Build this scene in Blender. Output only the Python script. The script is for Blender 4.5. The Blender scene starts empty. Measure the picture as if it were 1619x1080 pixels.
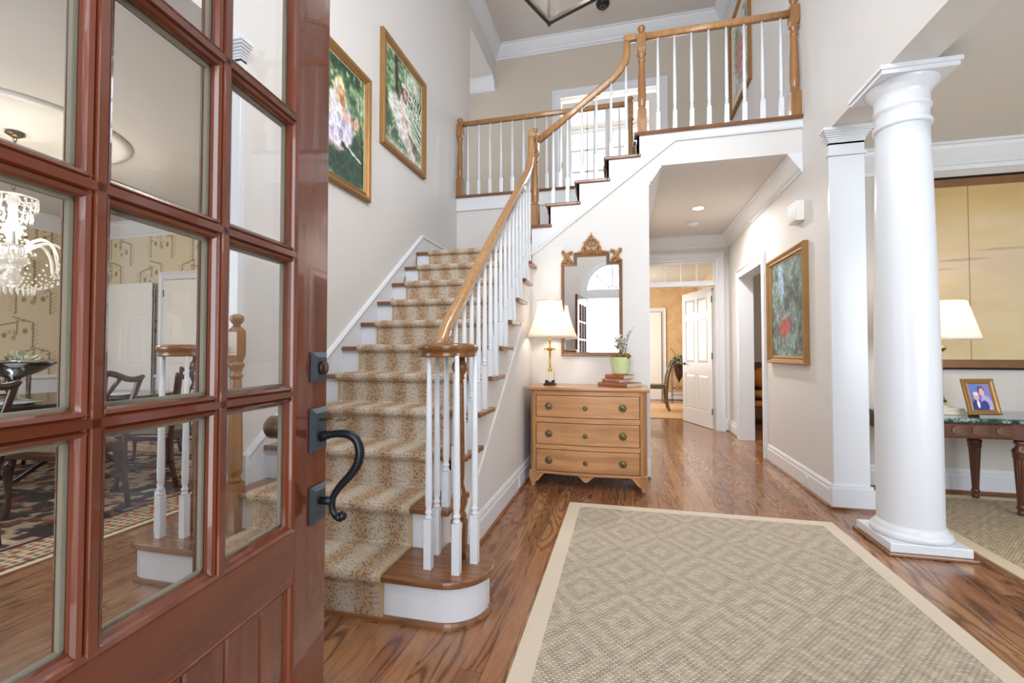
import bpy, bmesh, math, random
import numpy as np
from mathutils import Vector, Matrix
random.seed(7)
PI = math.pi
R = math.radians
sc = bpy.context.scene
COL = sc.collection

# ------------------------------------------------------------ camera, world, light, exposure
cd = bpy.data.cameras.new('camera'); cam = bpy.data.objects.new('camera', cd); COL.objects.link(cam)
cd.sensor_width = 36.0; cd.lens = 36.0 * 720.0 / 1619.0; cd.clip_start = 0.02; cd.clip_end = 200
cam.location = (0, 0, 1.15)
cam.rotation_euler = (R(90) + math.atan(17 / 720.0), 0, math.atan(175.5 / 720.0))
sc.camera = cam
sc.view_settings.view_transform = 'Standard'; sc.view_settings.look = 'None'
sc.view_settings.gamma = 1.0; sc.view_settings.use_curve_mapping = False
sc.view_settings.exposure = 0.08
w = bpy.data.worlds.new('sky'); sc.world = w; w.use_nodes = True
bg = w.node_tree.nodes['Background']
bg.inputs['Color'].default_value = (0.86, 0.93, 1.0, 1); bg.inputs['Strength'].default_value = 1.6

def area(name, loc, target, sx, sy, power, col=(1, 1, 1), spread=180):
    l = bpy.data.lights.new(name, 'AREA'); l.shape = 'RECTANGLE'; l.size = sx; l.size_y = sy
    l.energy = power; l.color = col; l.spread = R(spread)
    o = bpy.data.objects.new(name, l); COL.objects.link(o); o.location = loc
    o.rotation_euler = (Vector(target) - Vector(loc)).to_track_quat('-Z', 'Y').to_euler()
    return o
def bulb(name, loc, power, col=(1, .82, .6), r=.04):
    l = bpy.data.lights.new(name, 'POINT'); l.energy = power; l.color = col; l.shadow_soft_size = r
    o = bpy.data.objects.new(name, l); COL.objects.link(o); o.location = loc
    return o
DAY = (0.86, 0.93, 1.0)
area('daylight_doorway', (-.19, -.9, 1.5), (-.1, 4, 1.2), 1.5, 2.4, 46, DAY)
area('fill_upper_foyer', (-.3, -.35, 4.5), (-.3, 5, 5.3), 2.6, 1.7, 132, DAY)  # fill for the foyer, set in an added unseen window above the door
area('fill_dining', (-4.7, -.35, 1.6), (-4.7, 4, 1.2), 2.4, 1.7, 85, DAY)  # added fill for the dining room, behind an unseen front window
area('fill_living', (3.3, -.35, 1.6), (3.0, 4, 1.9), 2.4, 1.7, 120, DAY)  # brightens the living room; added outside a window that is never in view
area('fill_breakfast', (-.75, 9.9, 1.6), (1.2, 9.9, 1.3), 1.8, 1.5, 75, (1, .97, .92))  # unseen source added to brighten the breakfast room
area('fill_side_room', (4.6, 6.2, 1.6), (2, 6.2, 1.3), 1.6, 1.4, 30, (1, .95, .88))  # added lamp lighting the side room; no window is built there
area('daylight_upper_room_window', (-.2, 9.3, 4.8), (-.2, 7, 4.8), 1.9, 1.6, 120, DAY)
area('fill_corridor', (-3.5, 6.75, 4.6), (0, 6.6, 4.9), 1.1, 1.5, 16, DAY)  # extra light for the upper hall, from a made-up corridor window

# ------------------------------------------------------------ node helpers
def lin(c):
    if isinstance(c, str):
        c = tuple(int(c[i:i + 2], 16) / 255 for i in (0, 2, 4))
    return tuple((v / 12.92 if v <= .04045 else ((v + .055) / 1.055) ** 2.4) for v in c)
MATS = {}
class S:
    def __init__(s, name, rough=.5, metal=0.0, spec=.5, coat=0):
        s.mat = bpy.data.materials.new(name); s.mat.use_nodes = True; s.nt = s.mat.node_tree
        s.b = s.nt.nodes['Principled BSDF']; s.set('Roughness', rough); s.set('Metallic', metal)
        s.set('Specular IOR Level', spec); s.set('Coat Weight', coat); MATS[name] = s.mat
    def lk(s, sock, v):
        if isinstance(v, bpy.types.NodeSocket): s.nt.links.new(v, sock)
        else:
            if hasattr(sock, 'default_value'):
                if sock.type == 'RGBA' and len(v) == 3: v = (*v, 1)
                sock.default_value = v
    def set(s, k, v): s.lk(s.b.inputs[k], v)
    def node(s, t, ins=None, **p):
        n = s.nt.nodes.new(t)
        for k, v in p.items(): setattr(n, k, v)
        for k, v in (ins or {}).items(): s.lk(n.inputs[k], v)
        return n
    def m(s, op, a, b=0.0, c=0.0, clamp=False):
        return s.node('ShaderNodeMath', {0: a, 1: b, 2: c}, operation=op, use_clamp=clamp).outputs[0]
    def pos(s):
        return s.node('ShaderNodeNewGeometry').outputs['Position']
    def obj(s):
        return s.node('ShaderNodeTexCoord').outputs['Object']
    def sep(s, v):
        n = s.node('ShaderNodeSeparateXYZ', {0: v}); return n.outputs[0], n.outputs[1], n.outputs[2]
    def comb(s, x=0.0, y=0.0, z=0.0):
        return s.node('ShaderNodeCombineXYZ', {0: x, 1: y, 2: z}).outputs[0]
    def noise(s, v, scale=5, detail=2, rough=.5, dist=0.0):
        return s.node('ShaderNodeTexNoise', {'Vector': v, 'Scale': scale, 'Detail': detail, 'Roughness': rough, 'Distortion': dist}).outputs['Fac']
    def wn(s, v):
        return s.node('ShaderNodeTexWhiteNoise', {'Vector': v}, noise_dimensions='3D').outputs['Value']
    def mix(s, f, a, b):
        n = s.node('ShaderNodeMix', data_type='RGBA')
        s.lk(n.inputs[0], f); s.lk(n.inputs[6], a); s.lk(n.inputs[7], b); return n.outputs[2]
    def ramp(s, f, stops):
        n = s.node('ShaderNodeValToRGB', {'Fac': f}); e = n.color_ramp.elements
        while len(e) < len(stops): e.new(.5)
        for i, (p, c) in enumerate(stops): e[i].position = p; e[i].color = (*c, 1)
        return n.outputs[0]
    def mr(s, v, a, b, c=0.0, d=1.0):
        return s.node('ShaderNodeMapRange', {0: v, 1: a, 2: b, 3: c, 4: d}, clamp=True).outputs[0]
    def bump(s, h, dist=.01, strength=1.0):
        n = s.node('ShaderNodeBump', {'Height': h, 'Distance': dist, 'Strength': strength}); s.set('Normal', n.outputs[0])

def plain(name, col, rough=.5, metal=0.0, spec=.5, bump=0.0, bs=200, var=0.0):
    s = S(name, rough, metal, spec); c = lin(col)
    if var:
        n = s.noise(s.obj(), 6, 3); c2 = tuple(v * (1 - var) for v in c)
        s.set('Base Color', s.mix(n, c, c2))
    else: s.set('Base Color', c)
    if bump: s.bump(s.noise(s.obj(), bs, 3), bump)
    return s.mat
def wood(name, light, dark, axis='Z', scale=1.0, rough=.35, coat=.2, rings=9, contrast=.6, var=.25, space='obj'):
    s = S(name, rough, coat=coat); v = s.obj() if space == 'obj' else s.pos()
    x, y, z = s.sep(v); k = .09
    f = {'X': (k, 1, 1), 'Y': (1, k, 1), 'Z': (1, 1, k)}[axis]
    vv = s.comb(s.m('MULTIPLY', x, f[0] * scale), s.m('MULTIPLY', y, f[1] * scale), s.m('MULTIPLY', z, f[2] * scale))
    n = s.noise(vv, 7, 2, .5)
    g = s.m('POWER', s.m('ABSOLUTE', s.m('SINE', s.m('MULTIPLY', n, rings * 3.0))), 2.5)
    fine = s.noise(vv, 90, 2, .6)
    t = s.m('ADD', s.m('MULTIPLY', g, contrast * .6), s.m('MULTIPLY', s.mr(fine, .35, .7), contrast * .5), clamp=True)
    c = s.mix(t, lin(light), lin(dark))
    c = s.mix(s.m('MULTIPLY', s.noise(v, 2.2, 2), var), c, tuple(q * .45 for q in lin(dark)))
    s.set('Base Color', c); s.bump(fine, .0004)
    return s.mat

# paints
M = MATS
plain('paint_foyer', 'dbd8d6', .6, var=.02)
plain('paint_upper', 'c9beb0', .6, var=.02)
plain('paint_living', 'cfc8c2', .6, var=.02)
plain('paint_cream', 'ddd3c2', .6, var=.02)
plain('ceiling_paint', 'd9d4cf', .7, var=.02)
plain('white_trim', 'e0e2e7', .32)
plain('white_door', 'eceae6', .35)
plain('white_plaster', 'e9e6e2', .5)
s = S('tan_faux', .6)
n = s.noise(s.pos(), 3.2, 4, .6, 1.2)
s.set('Base Color', s.ramp(n, [(.3, lin('c4a06c')), (.5, lin('d0b184')), (.7, lin('dac29c'))]))
# oak strip floor
def floor_mat():
    s = S('oak_strip_floor', .24, coat=.25); x, y, z = s.sep(s.pos()); PW = .083
    px = s.m('DIVIDE', x, PW); ix = s.m('FLOOR', px); fx = s.m('FRACT', px)
    off = s.m('MULTIPLY', s.wn(s.comb(ix, 3.1, 0.0)), 5.0)
    py = s.m('DIVIDE', s.m('ADD', y, off), 1.25); iy = s.m('FLOOR', py); fy = s.m('FRACT', py)
    idn = s.wn(s.comb(ix, iy, 7.0)); id2 = s.wn(s.comb(iy, ix, 2.0))
    vv = s.comb(s.m('ADD', s.m('MULTIPLY', x, 1.0), s.m('MULTIPLY', idn, 37.0)), s.m('ADD', s.m('MULTIPLY', y, .13), s.m('MULTIPLY', id2, 19.0)), 0.0)
    n = s.noise(vv, 7.5, 1.5, .45, .25)
    rings = s.m('POWER', s.m('ABSOLUTE', s.m('SINE', s.m('MULTIPLY', n, 40.0))), 5.0)
    rings = s.m('MULTIPLY', rings, s.mr(id2, .1, .6, .35, 1.0))
    v2 = s.comb(s.m('MULTIPLY', x, 260.0), s.m('ADD', s.m('MULTIPLY', y, 9.0), s.m('MULTIPLY', idn, 50.0)), 0.0)
    fine = s.noise(v2, 1.0, 2, .6)
    base = s.ramp(idn, [(0, lin('86573a')), (.35, lin('9c6a47')), (.7, lin('ae7d56')), (1, lin('905e40'))])
    c = s.mix(s.m('MULTIPLY', s.mr(fine, .42, .72), .45), base, lin('6b3f22'))
    c = s.mix(s.m('MULTIPLY', rings, .74), c, lin('40230f'))
    gap = s.m('MAXIMUM', s.m('GREATER_THAN', s.m('ABSOLUTE', s.m('SUBTRACT', fx, .5)), .487), s.m('LESS_THAN', fy, .0018))
    c = s.mix(s.m('MULTIPLY', gap, .7), c, lin('3a2010'))
    s.set('Base Color', c); s.set('Roughness', s.mr(fine, .3, .8, .2, .34))
    s.bump(s.m('ADD', s.m('MULTIPLY', gap, -1.0), s.m('MULTIPLY', fine, .25)), .0007)
floor_mat()
wood('oak_tread', '92603c', '4a2a17', 'X', 1.0, .25, .3, space='pos')
wood('oak_rail', 'b98a57', '7f5329', 'Z', 1.0, .3, .4, contrast=.5)
wood('oak_newel', 'a87541', '6b4320', 'Z', 1.2, .3, .4, contrast=.5)
wood('oak_dark', '96602f', '5c3616', 'X', 1.0, .25, .5, contrast=.6)
wood('mahogany', '7a3a22', '45200f', 'Z', .8, .2, .7, contrast=.45, var=.2)
wood('mahogany_cross', '763720', '421d0e', 'X', .8, .2, .7, contrast=.45, var=.2)
wood('walnut_light', 'd09a68', '8f5a34', 'X', .5, .35, .25, rings=4, contrast=.7, var=.25)
wood('walnut_upright', 'c48d58', '86552c', 'Z', .5, .38, .2, rings=4, contrast=.6, var=.2)
wood('dark_mahogany', '4a2418', '22100b', 'Z', 1, .3, .4)
wood('carved_walnut', '6b3d2a', '3a1d14', 'Z', 1, .35, .4)
wood('grey_olive_wood', '7e7354', '4e462f', 'Z', 1, .45, .1)
plain('white_gloss', 'dde0e6', .28)
# leopard runner
def carpet():
    s = S('leopard_carpet', .95, spec=.1); x, y, z = s.sep(s.pos())
    st = s.m('ADD', s.m('MULTIPLY', s.m('SINE', s.m('MULTIPLY', x, 2 * PI / .19)), .5), .5)
    n0 = s.noise(s.pos(), 60, 2); st = s.m('ADD', st, s.m('MULTIPLY', s.m('SUBTRACT', n0, .5), .5), clamp=True)
    base = s.mix(s.mr(st, .1, .9), lin('d2c4b2'), lin('bda184'))
    v = s.node('ShaderNodeTexVoronoi', {'Vector': s.pos(), 'Scale': 82.0, 'Randomness': 1.0})
    spot = s.mr(v.outputs['Distance'], .34, .48, 1.0, 0.0)
    spot = s.m('MULTIPLY', spot, s.mr(s.sep(v.outputs['Color'])[0], .1, .3))
    c = s.mix(s.m('MULTIPLY', spot, s.mr(st, .1, .9, .45, .8)), base, lin('7a5236'))
    s.set('Base Color', c); s.bump(s.noise(s.pos(), 700, 2), .003)
carpet()
plain('carpet_binding', 'b79f7c', .9, bump=.001, bs=400)
# sisal
def sisal(name, a, b, dk, size=.30, cell=.0105):
    s = S(name, .92, spec=.15); x, y, z = s.sep(s.pos())
    wob = s.m('MULTIPLY', s.m('SUBTRACT', s.noise(s.pos(), 9, 2), .5), .02)
    xx = s.m('ADD', x, wob); yy = s.m('ADD', y, wob)
    ax = s.m('ABSOLUTE', s.m('SUBTRACT', s.m('FRACT', s.m('DIVIDE', xx, size)), .5))
    ay = s.m('ABSOLUTE', s.m('SUBTRACT', s.m('FRACT', s.m('DIVIDE', yy, size * 1.25)), .5))
    d = s.m('ADD', ax, ay)
    dia = s.m('ADD', s.m('MULTIPLY', s.m('SINE', s.m('MULTIPLY', d, 2 * PI * 4.0)), .5), .5)
    iy = s.m('FLOOR', s.m('DIVIDE', y, cell)); ix0 = s.m('ADD', s.m('DIVIDE', x, cell * 1.7), s.m('MULTIPLY', s.m('MODULO', iy, 2.0), .5))
    ix = s.m('FLOOR', ix0)
    fx = s.m('ABSOLUTE', s.m('SUBTRACT', s.m('FRACT', ix0), .5)); fy = s.m('ABSOLUTE', s.m('SUBTRACT', s.m('FRACT', s.m('DIVIDE', y, cell)), .5))
    knot = s.mr(s.m('MAXIMUM', fx, fy), .22, .5, 1.0, 0.0)
    r = s.wn(s.comb(ix, iy, 1.0))
    c = s.mix(r, lin(a), lin(b))
    c = s.mix(s.m('MULTIPLY', s.m('SUBTRACT', 1.0, knot), s.mr(dia, .2, .8, .85, .5)), c, lin(dk))
    c = s.mix(s.mr(dia, .0, .4, .12, 0.0), c, lin(dk))
    s.set('Base Color', c)
    s.bump(s.m('ADD', s.m('MULTIPLY', knot, .6), s.m('MULTIPLY', dia, .8)), .006)
sisal('sisal_weave', 'dccfbb', 'c4b5a0', '8c8072', .40, .0125)
sisal('sisal_tan', 'dccaac', 'c2ad8d', '8f7d66', .26)
plain('rug_border', 'd5c6b2', .85, bump=.0006, bs=500, var=.05)
plain('rug_border_tan', 'd6c3a4', .85, bump=.0006, bs=500)
plain('rug_tan_plain', 'cba57c', .9, bump=.001, bs=300, var=.1)
# metals, glass
plain('gold_leaf', 'ae8450', .4, .5, bump=.001, bs=60, var=.35)
plain('gold_dull', 'b3854a', .45, .45, bump=.0015, bs=80, var=.4)
plain('gold_carved', 'b58148', .45, .3, bump=.002, bs=60, var=.4)
plain('mirror_frame', '8c6a50', .4, .25, bump=.001, bs=60, var=.3)
plain('brass', 'c9a050', .22, 1.0)
plain('antique_brass', '7f7350', .4, .8, var=.4)
plain('dark_bronze', '3d3530', .4, .7)
plain('black_iron', '26292f', .3, .6)
plain('pewter_iron', '4b5560', .35, .6)
plain('hinge_metal', '6e6152', .4, .7)
plain('silver', 'c8ccd0', .12, 1.0)
plain('black_lacquer', '16100e', .3)
plain('black_plastic', '101010', .5)
plain('linen_mat', 'e6dcc6', .8)
def glass(name, rough=0.0, tint=(1, 1, 1)):
    m = bpy.data.materials.new(name); m.use_nodes = True; nt = m.node_tree; nt.nodes.clear()
    o = nt.nodes.new('ShaderNodeOutputMaterial'); mx = nt.nodes.new('ShaderNodeMixShader')
    t = nt.nodes.new('ShaderNodeBsdfTransparent'); t.inputs[0].default_value = (*tint, 1)
    g = nt.nodes.new('ShaderNodeBsdfGlossy'); g.inputs['Roughness'].default_value = rough
    f = nt.nodes.new('ShaderNodeFresnel'); gm = nt.nodes.new('ShaderNodeNewGeometry'); mr = nt.nodes.new('ShaderNodeMapRange')
    mr.inputs[3].default_value = 1.28; mr.inputs[4].default_value = 1 / 1.28     # the same surface seen from inside
    nt.links.new(gm.outputs['Backfacing'], mr.inputs[0]); nt.links.new(mr.outputs[0], f.inputs[0])
    nt.links.new(f.outputs[0], mx.inputs[0]); nt.links.new(t.outputs[0], mx.inputs[1]); nt.links.new(g.outputs[0], mx.inputs[2])
    nt.links.new(mx.outputs[0], o.inputs[0]); MATS[name] = m
glass('clear_pane'); glass('old_pane', .02, (.93, .95, .93))
s = S('crystal', .02, spec=.9); s.set('Base Color', (1, 1, 1)); s.set('Transmission Weight', .75); s.set('IOR', 1.5)
s.set('Emission Color', (1, .9, .72)); s.set('Emission Strength', .06)
s = S('mirror_silver', .0, 1.0); s.set('Base Color', (.93, .94, .94))
def emis(name, col, st):
    s = S(name); s.set('Base Color', col); s.set('Emission Color', col); s.set('Emission Strength', st)
emis('bulb_glow', (1, .86, .62), 14)
emis('can_glow', (1, .93, .8), 9)
def shade(name, st):
    s = S(name, .8); z = s.node('ShaderNodeTexCoord').outputs['UV']
    s.set('Base Color', lin('f6f1e8')); s.set('Transmission Weight', .0)
    tr = s.node('ShaderNodeBsdfTranslucent', {'Color': (.98, .95, .90, 1)})
    mx = s.node('ShaderNodeMixShader', {0: .5}); s.nt.links.new(s.b.outputs[0], mx.inputs[1]); s.nt.links.new(tr.outputs[0], mx.inputs[2])
    o = [n for n in s.nt.nodes if n.type == 'OUTPUT_MATERIAL'][0]; s.nt.links.new(mx.outputs[0], o.inputs[0])
shade('lamp_silk', 1)
# marble, ceramics, leaves
s = S('green_marble', .12, coat=.3); n = s.noise(s.obj(), 9, 5, .6, 1.5)
s.set('Base Color', s.ramp(n, [(.35, lin('22383a')), (.5, lin('3f5a5c')), (.56, lin('9fb3ac')), (.62, lin('35504f'))]))
s = S('green_glaze', .2, coat=.4); x, y, z = s.sep(s.obj()); n = s.noise(s.obj(), 12, 3)
s.set('Base Color', s.mix(n, lin('dfe4b4'), lin('c9d39a')))
plain('cream_stone', 'ded6c0', .25, var=.1)
plain('moss', '8f6f3c', .95, bump=.01, bs=60, var=.5)
plain('leaf_green', '4f6b35', .6, var=.4)
plain('pale_leaf', 'b7bfa6', .7, var=.2)
plain('blossom', 'e8e0dc', .7, var=.1)
plain('twig', '5a4636', .8)
plain('leather_rust', 'b0663f', .5, bump=.0008, bs=90, var=.35)
plain('leather_tan', 'b9846a', .5, bump=.0008, bs=90, var=.35)
plain('leather_brown', 'a3654a', .5, bump=.0008, bs=90, var=.4)
s = S('book_pages', .8); z = s.sep(s.obj())[2]
s.set('Base Color', s.mix(s.m('MULTIPLY', s.m('ADD', s.m('SINE', s.m('MULTIPLY', z, 2400.0)), 1.0), .25), lin('dcc9b4'), lin('a98e78')))
plain('orange_fabric', 'd98a3c', .8, var=.25); plain('yellow_fabric', 'e0b04a', .8, var=.2); plain('brown_fabric', '6b4632', .85, var=.2)
s = S('sofa_green', .75); n = s.noise(s.obj(), 14, 3, .6, 2.0)
s.set('Base Color', s.ramp(n, [(.4, lin('5b7a5e')), (.5, lin('7f9a7c')), (.6, lin('46664c'))]))
plain('seat_pattern', '7d6a50', .85, var=.5)
plain('table_wood', '3b1f18', .15, var=.3)
s = S('canvas_paint', .55); a = s.node('ShaderNodeVertexColor', layer_name='Col')
s.set('Base Color', a.outputs[0]); s.bump(s.noise(s.obj(), 70, 3), .001)
s = S('printed_paper', .7); a = s.node('ShaderNodeVertexColor', layer_name='Col'); s.set('Base Color', a.outputs[0])
s = S('photo_gloss', .1); a = s.node('ShaderNodeVertexColor', layer_name='Col'); s.set('Base Color', a.outputs[0])
s = S('knotted_wool', .95); a = s.node('ShaderNodeVertexColor', layer_name='Col'); s.set('Base Color', a.outputs[0]); s.bump(s.noise(s.pos(), 300, 2), .002)
plain('grass_outside', '6f8f52', .9, var=.3); plain('stone_outside', 'c9c4bb', .8, var=.2)

# ------------------------------------------------------------ mesh helpers
def worg(o):
    v = Vector((0, 0, 0))
    while o is not None: v += o.location; o = o.parent
    return v
class MB:
    def __init__(s): s.v = []; s.f = []; s.sm = []
    def add(s, vs, fs, smooth=False):
        o = len(s.v); s.v += [tuple(v) for v in vs]; s.f += [tuple(i + o for i in f) for f in fs]; s.sm += [smooth] * len(fs); return s
    def box(s, x0, x1, y0, y1, z0, z1, mat=None):
        vs = [(x, y, z) for z in (z0, z1) for y in (y0, y1) for x in (x0, x1)]
        if mat is not None: vs = [mat @ Vector(v) for v in vs]
        return s.add(vs, [(0, 2, 3, 1), (4, 5, 7, 6), (0, 1, 5, 4), (2, 6, 7, 3), (0, 4, 6, 2), (1, 3, 7, 5)])
    def prism(s, poly, plane, a, b, smooth=False):
        # poly 2D; plane: 'XY' extrude z, 'XZ' extrude y, 'YZ' extrude x
        f = {'XY': lambda p, t: (p[0], p[1], t), 'XZ': lambda p, t: (p[0], t, p[1]), 'YZ': lambda p, t: (t, p[0], p[1])}[plane]
        n = len(poly); vs = [f(p, a) for p in poly] + [f(p, b) for p in poly]
        fs = [tuple(range(n))[::-1], tuple(range(n, 2 * n))]
        s.add(vs, fs); s.add(vs, [(i, (i + 1) % n, (i + 1) % n + n, i + n) for i in range(n)], smooth); return s
    def lathe(s, prof, c=(0, 0, 0), segs=20, axis='Z', sq=None, smooth=True):
        vs = []; n = len(prof)
        for r, h in prof:
            for k in range(segs):
                a = 2 * PI * k / segs; x, y = r * math.cos(a), r * math.sin(a)
                p = {'Z': (x, y, h), 'X': (h, x, y), 'Y': (x, h, y)}[axis]
                vs.append((c[0] + p[0], c[1] + p[1], c[2] + p[2]))
        fs = [(i * segs + k, i * segs + (k + 1) % segs, (i + 1) * segs + (k + 1) % segs, (i + 1) * segs + k) for i in range(n - 1) for k in range(segs)]
        s.add(vs, fs, smooth)
        s.add([vs[k] for k in range(segs)], [tuple(range(segs))[::-1]]); s.add([vs[(n - 1) * segs + k] for k in range(segs)], [tuple(range(segs))])
        return s
    def tube(s, pts, r, segs=8, smooth=True, closed=False):
        pts = [Vector(p) for p in pts]; n = len(pts); rr = r if isinstance(r, (list, tuple)) else [r] * n
        vs = []; up = Vector((0, 0, 1)); prev = None
        for i, p in enumerate(pts):
            t = (pts[(i + 1) % n] - pts[i - 1]) if closed else (pts[min(i + 1, n - 1)] - pts[max(i - 1, 0)])
            t.normalize()
            if prev is None:
                u = t.cross(up) if abs(t.dot(up)) < .95 else t.cross(Vector((1, 0, 0)))
            else: u = prev - t * prev.dot(t)
            u.normalize(); prev = u; w_ = t.cross(u)
            for k in range(segs):
                a = 2 * PI * k / segs; vs.append(p + (u * math.cos(a) + w_ * math.sin(a)) * rr[i])
        m = n if closed else n - 1
        fs = [(i * segs + k, i * segs + (k + 1) % segs, ((i + 1) % n) * segs + (k + 1) % segs, ((i + 1) % n) * segs + k) for i in range(m) for k in range(segs)]
        s.add(vs, fs, smooth)
        if not closed: s.add([vs[k] for k in range(segs)], [tuple(range(segs))[::-1]]); s.add(vs[-segs:], [tuple(range(segs))])
        return s
    def sweep(s, path, prof, N=(0, 0, 1), closed=False, smooth=False):
        P = [Vector(p) for p in path]; N = Vector(N).normalized(); n = len(P); k = len(prof); vs = []
        for i in range(n):
            a = (P[i] - P[i - 1]).normalized() if (closed or i > 0) else (P[1] - P[0]).normalized()
            b = (P[(i + 1) % n] - P[i]).normalized() if (closed or i < n - 1) else a
            sa = N.cross(a); sb = N.cross(b); m = sa + sb; m = m * (2 / max(m.length_squared, 1e-6)) if m.length > 1e-4 else sa
            vs += [P[i] + m * q[0] + N * q[1] for q in prof]
        mm = n if closed else n - 1
        fs = [(i * k + j, i * k + (j + 1) % k, ((i + 1) % n) * k + (j + 1) % k, ((i + 1) % n) * k + j) for i in range(mm) for j in range(k)]
        s.add(vs, fs, smooth)
        if not closed: s.add(vs[:k], [tuple(range(k))[::-1]]); s.add(vs[-k:], [tuple(range(k))])
        return s
    def ball(s, c, r, su=12, sv=8, sc3=(1, 1, 1), rot=None):
        vs = [];
        for i in range(sv + 1):
            th = PI * i / sv
            for k in range(su):
                a = 2 * PI * k / su; p = Vector((math.sin(th) * math.cos(a) * r * sc3[0], math.sin(th) * math.sin(a) * r * sc3[1], math.cos(th) * r * sc3[2]))
                if rot is not None: p = rot @ p
                vs.append(p + Vector(c))
        fs = [(i * su + k, (i + 1) * su + k, (i + 1) * su + (k + 1) % su, i * su + (k + 1) % su) for i in range(sv) for k in range(su)]
        return s.add(vs, fs, True)
    def build(s, name, mat, parent=None, bev=0.0, kind=None, loc=None, rz=0.0, segs=2, label=None):
        me = bpy.data.meshes.new(name); bm = bmesh.new(); bv = [bm.verts.new(v) for v in s.v]
        for f, sm in zip(s.f, s.sm):
            try: q = bm.faces.new([bv[i] for i in f]); q.smooth = sm
            except ValueError: pass
        bmesh.ops.remove_doubles(bm, verts=bm.verts, dist=1e-5)
        bmesh.ops.dissolve_degenerate(bm, edges=bm.edges, dist=1e-6)
        bmesh.ops.recalc_face_normals(bm, faces=bm.faces)
        bm.to_mesh(me); bm.free()
        o = bpy.data.objects.new(name, me); COL.objects.link(o)
        if isinstance(mat, str): mat = MATS[mat]
        me.materials.append(mat)
        if parent is not None:
            o.parent = parent; o.location = -worg(parent)      # vertices are given in world (or thing) coordinates
        if loc is not None: o.location = loc
        if rz: o.rotation_euler.z = rz
        if bev:
            b = o.modifiers.new('bev', 'BEVEL'); b.width = bev; b.segments = segs; b.limit_method = 'ANGLE'; b.angle_limit = R(40)
            b.harden_normals = False
        if kind: o['kind'] = kind
        if label: o['label'] = label
        return o
def thing(name, label, cat, loc=(0, 0, 0), rz=0.0, group=None):
    o = bpy.data.objects.new(name, None); COL.objects.link(o); o.location = loc; o.rotation_euler.z = rz
    o.empty_display_size = .1
    tag(o, label, cat, group); return o
def tag(o, label, cat, group=None):
    o['label'] = label; o['category'] = cat
    if group: o['group'] = group
    return o
def st(name, mb, mat, bev=0.0, parent=None):
    return mb.build(name, mat, parent, bev, kind='structure' if parent is None else None)
def tree(src, loc=None, rz=None, label=None):
    def cp(o, par):
        c = o.copy(); COL.objects.link(c); c.parent = par
        for ch in list(o.children): cp(ch, c)
        return c
    r = cp(src, None)
    if loc is not None: r.location = loc
    if rz is not None: r.rotation_euler.z = rz
    if label: r['label'] = label
    return r
def bez(p0, p1, p2, p3, n=12):
    p0, p1, p2, p3 = map(Vector, (p0, p1, p2, p3)); out = []
    for i in range(n + 1):
        t = i / n; u = 1 - t; out.append(p0 * u ** 3 + p1 * 3 * u * u * t + p2 * 3 * u * t * t + p3 * t ** 3)
    return out

# ------------------------------------------------------------ painted canvases (vertex colours hold the picture)
def vn(x, y, seed=0):
    xi = np.floor(x).astype(np.int64); yi = np.floor(y).astype(np.int64); fx = x - xi; fy = y - yi
    fx = fx * fx * (3 - 2 * fx); fy = fy * fy * (3 - 2 * fy)
    def h(a, b):
        q = np.sin(a * 127.1 + b * 311.7 + seed * 74.7) * 43758.5453; return q - np.floor(q)
    return (h(xi, yi) * (1 - fx) + h(xi + 1, yi) * fx) * (1 - fy) + (h(xi, yi + 1) * (1 - fx) + h(xi + 1, yi + 1) * fx) * fy
def fbm(x, y, seed=0, o=4):
    a = 0; s_ = 0; w_ = 1.0
    for i in range(o): a = a + vn(x * 2 ** i, y * 2 ** i, seed + i) * w_; s_ += w_; w_ *= .55
    return a / s_
def hx(c): return np.array([int(c[i:i + 2], 16) / 255 for i in (0, 2, 4)])
def sst(a, b, x): t = np.clip((x - a) / (b - a), 0, 1); return t * t * (3 - 2 * t)
def lay(rgb, m, c):
    c = hx(c) if isinstance(c, str) else c
    m = np.clip(m, 0, 1)[..., None]; return rgb * (1 - m) + c * m
def blob(u, v, cx, cy, rx, ry, rot=0.0, soft=.25, wob=.25, seed=1, f=9):
    c, s_ = math.cos(rot), math.sin(rot); x = (u - cx) * c + (v - cy) * s_; y = -(u - cx) * s_ + (v - cy) * c
    d = np.sqrt((x / rx) ** 2 + (y / ry) ** 2) + (fbm(u * f, v * f, seed) - .5) * wob
    return 1 - sst(1 - soft, 1 + soft * .4, d)
def seg(u, v, x0, y0, x1, y1, wd):
    dx, dy = x1 - x0, y1 - y0; t = np.clip(((u - x0) * dx + (v - y0) * dy) / (dx * dx + dy * dy), 0, 1)
    d = np.hypot(u - x0 - t * dx, v - y0 - t * dy); return 1 - sst(wd * .6, wd * 1.2, d)
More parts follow.
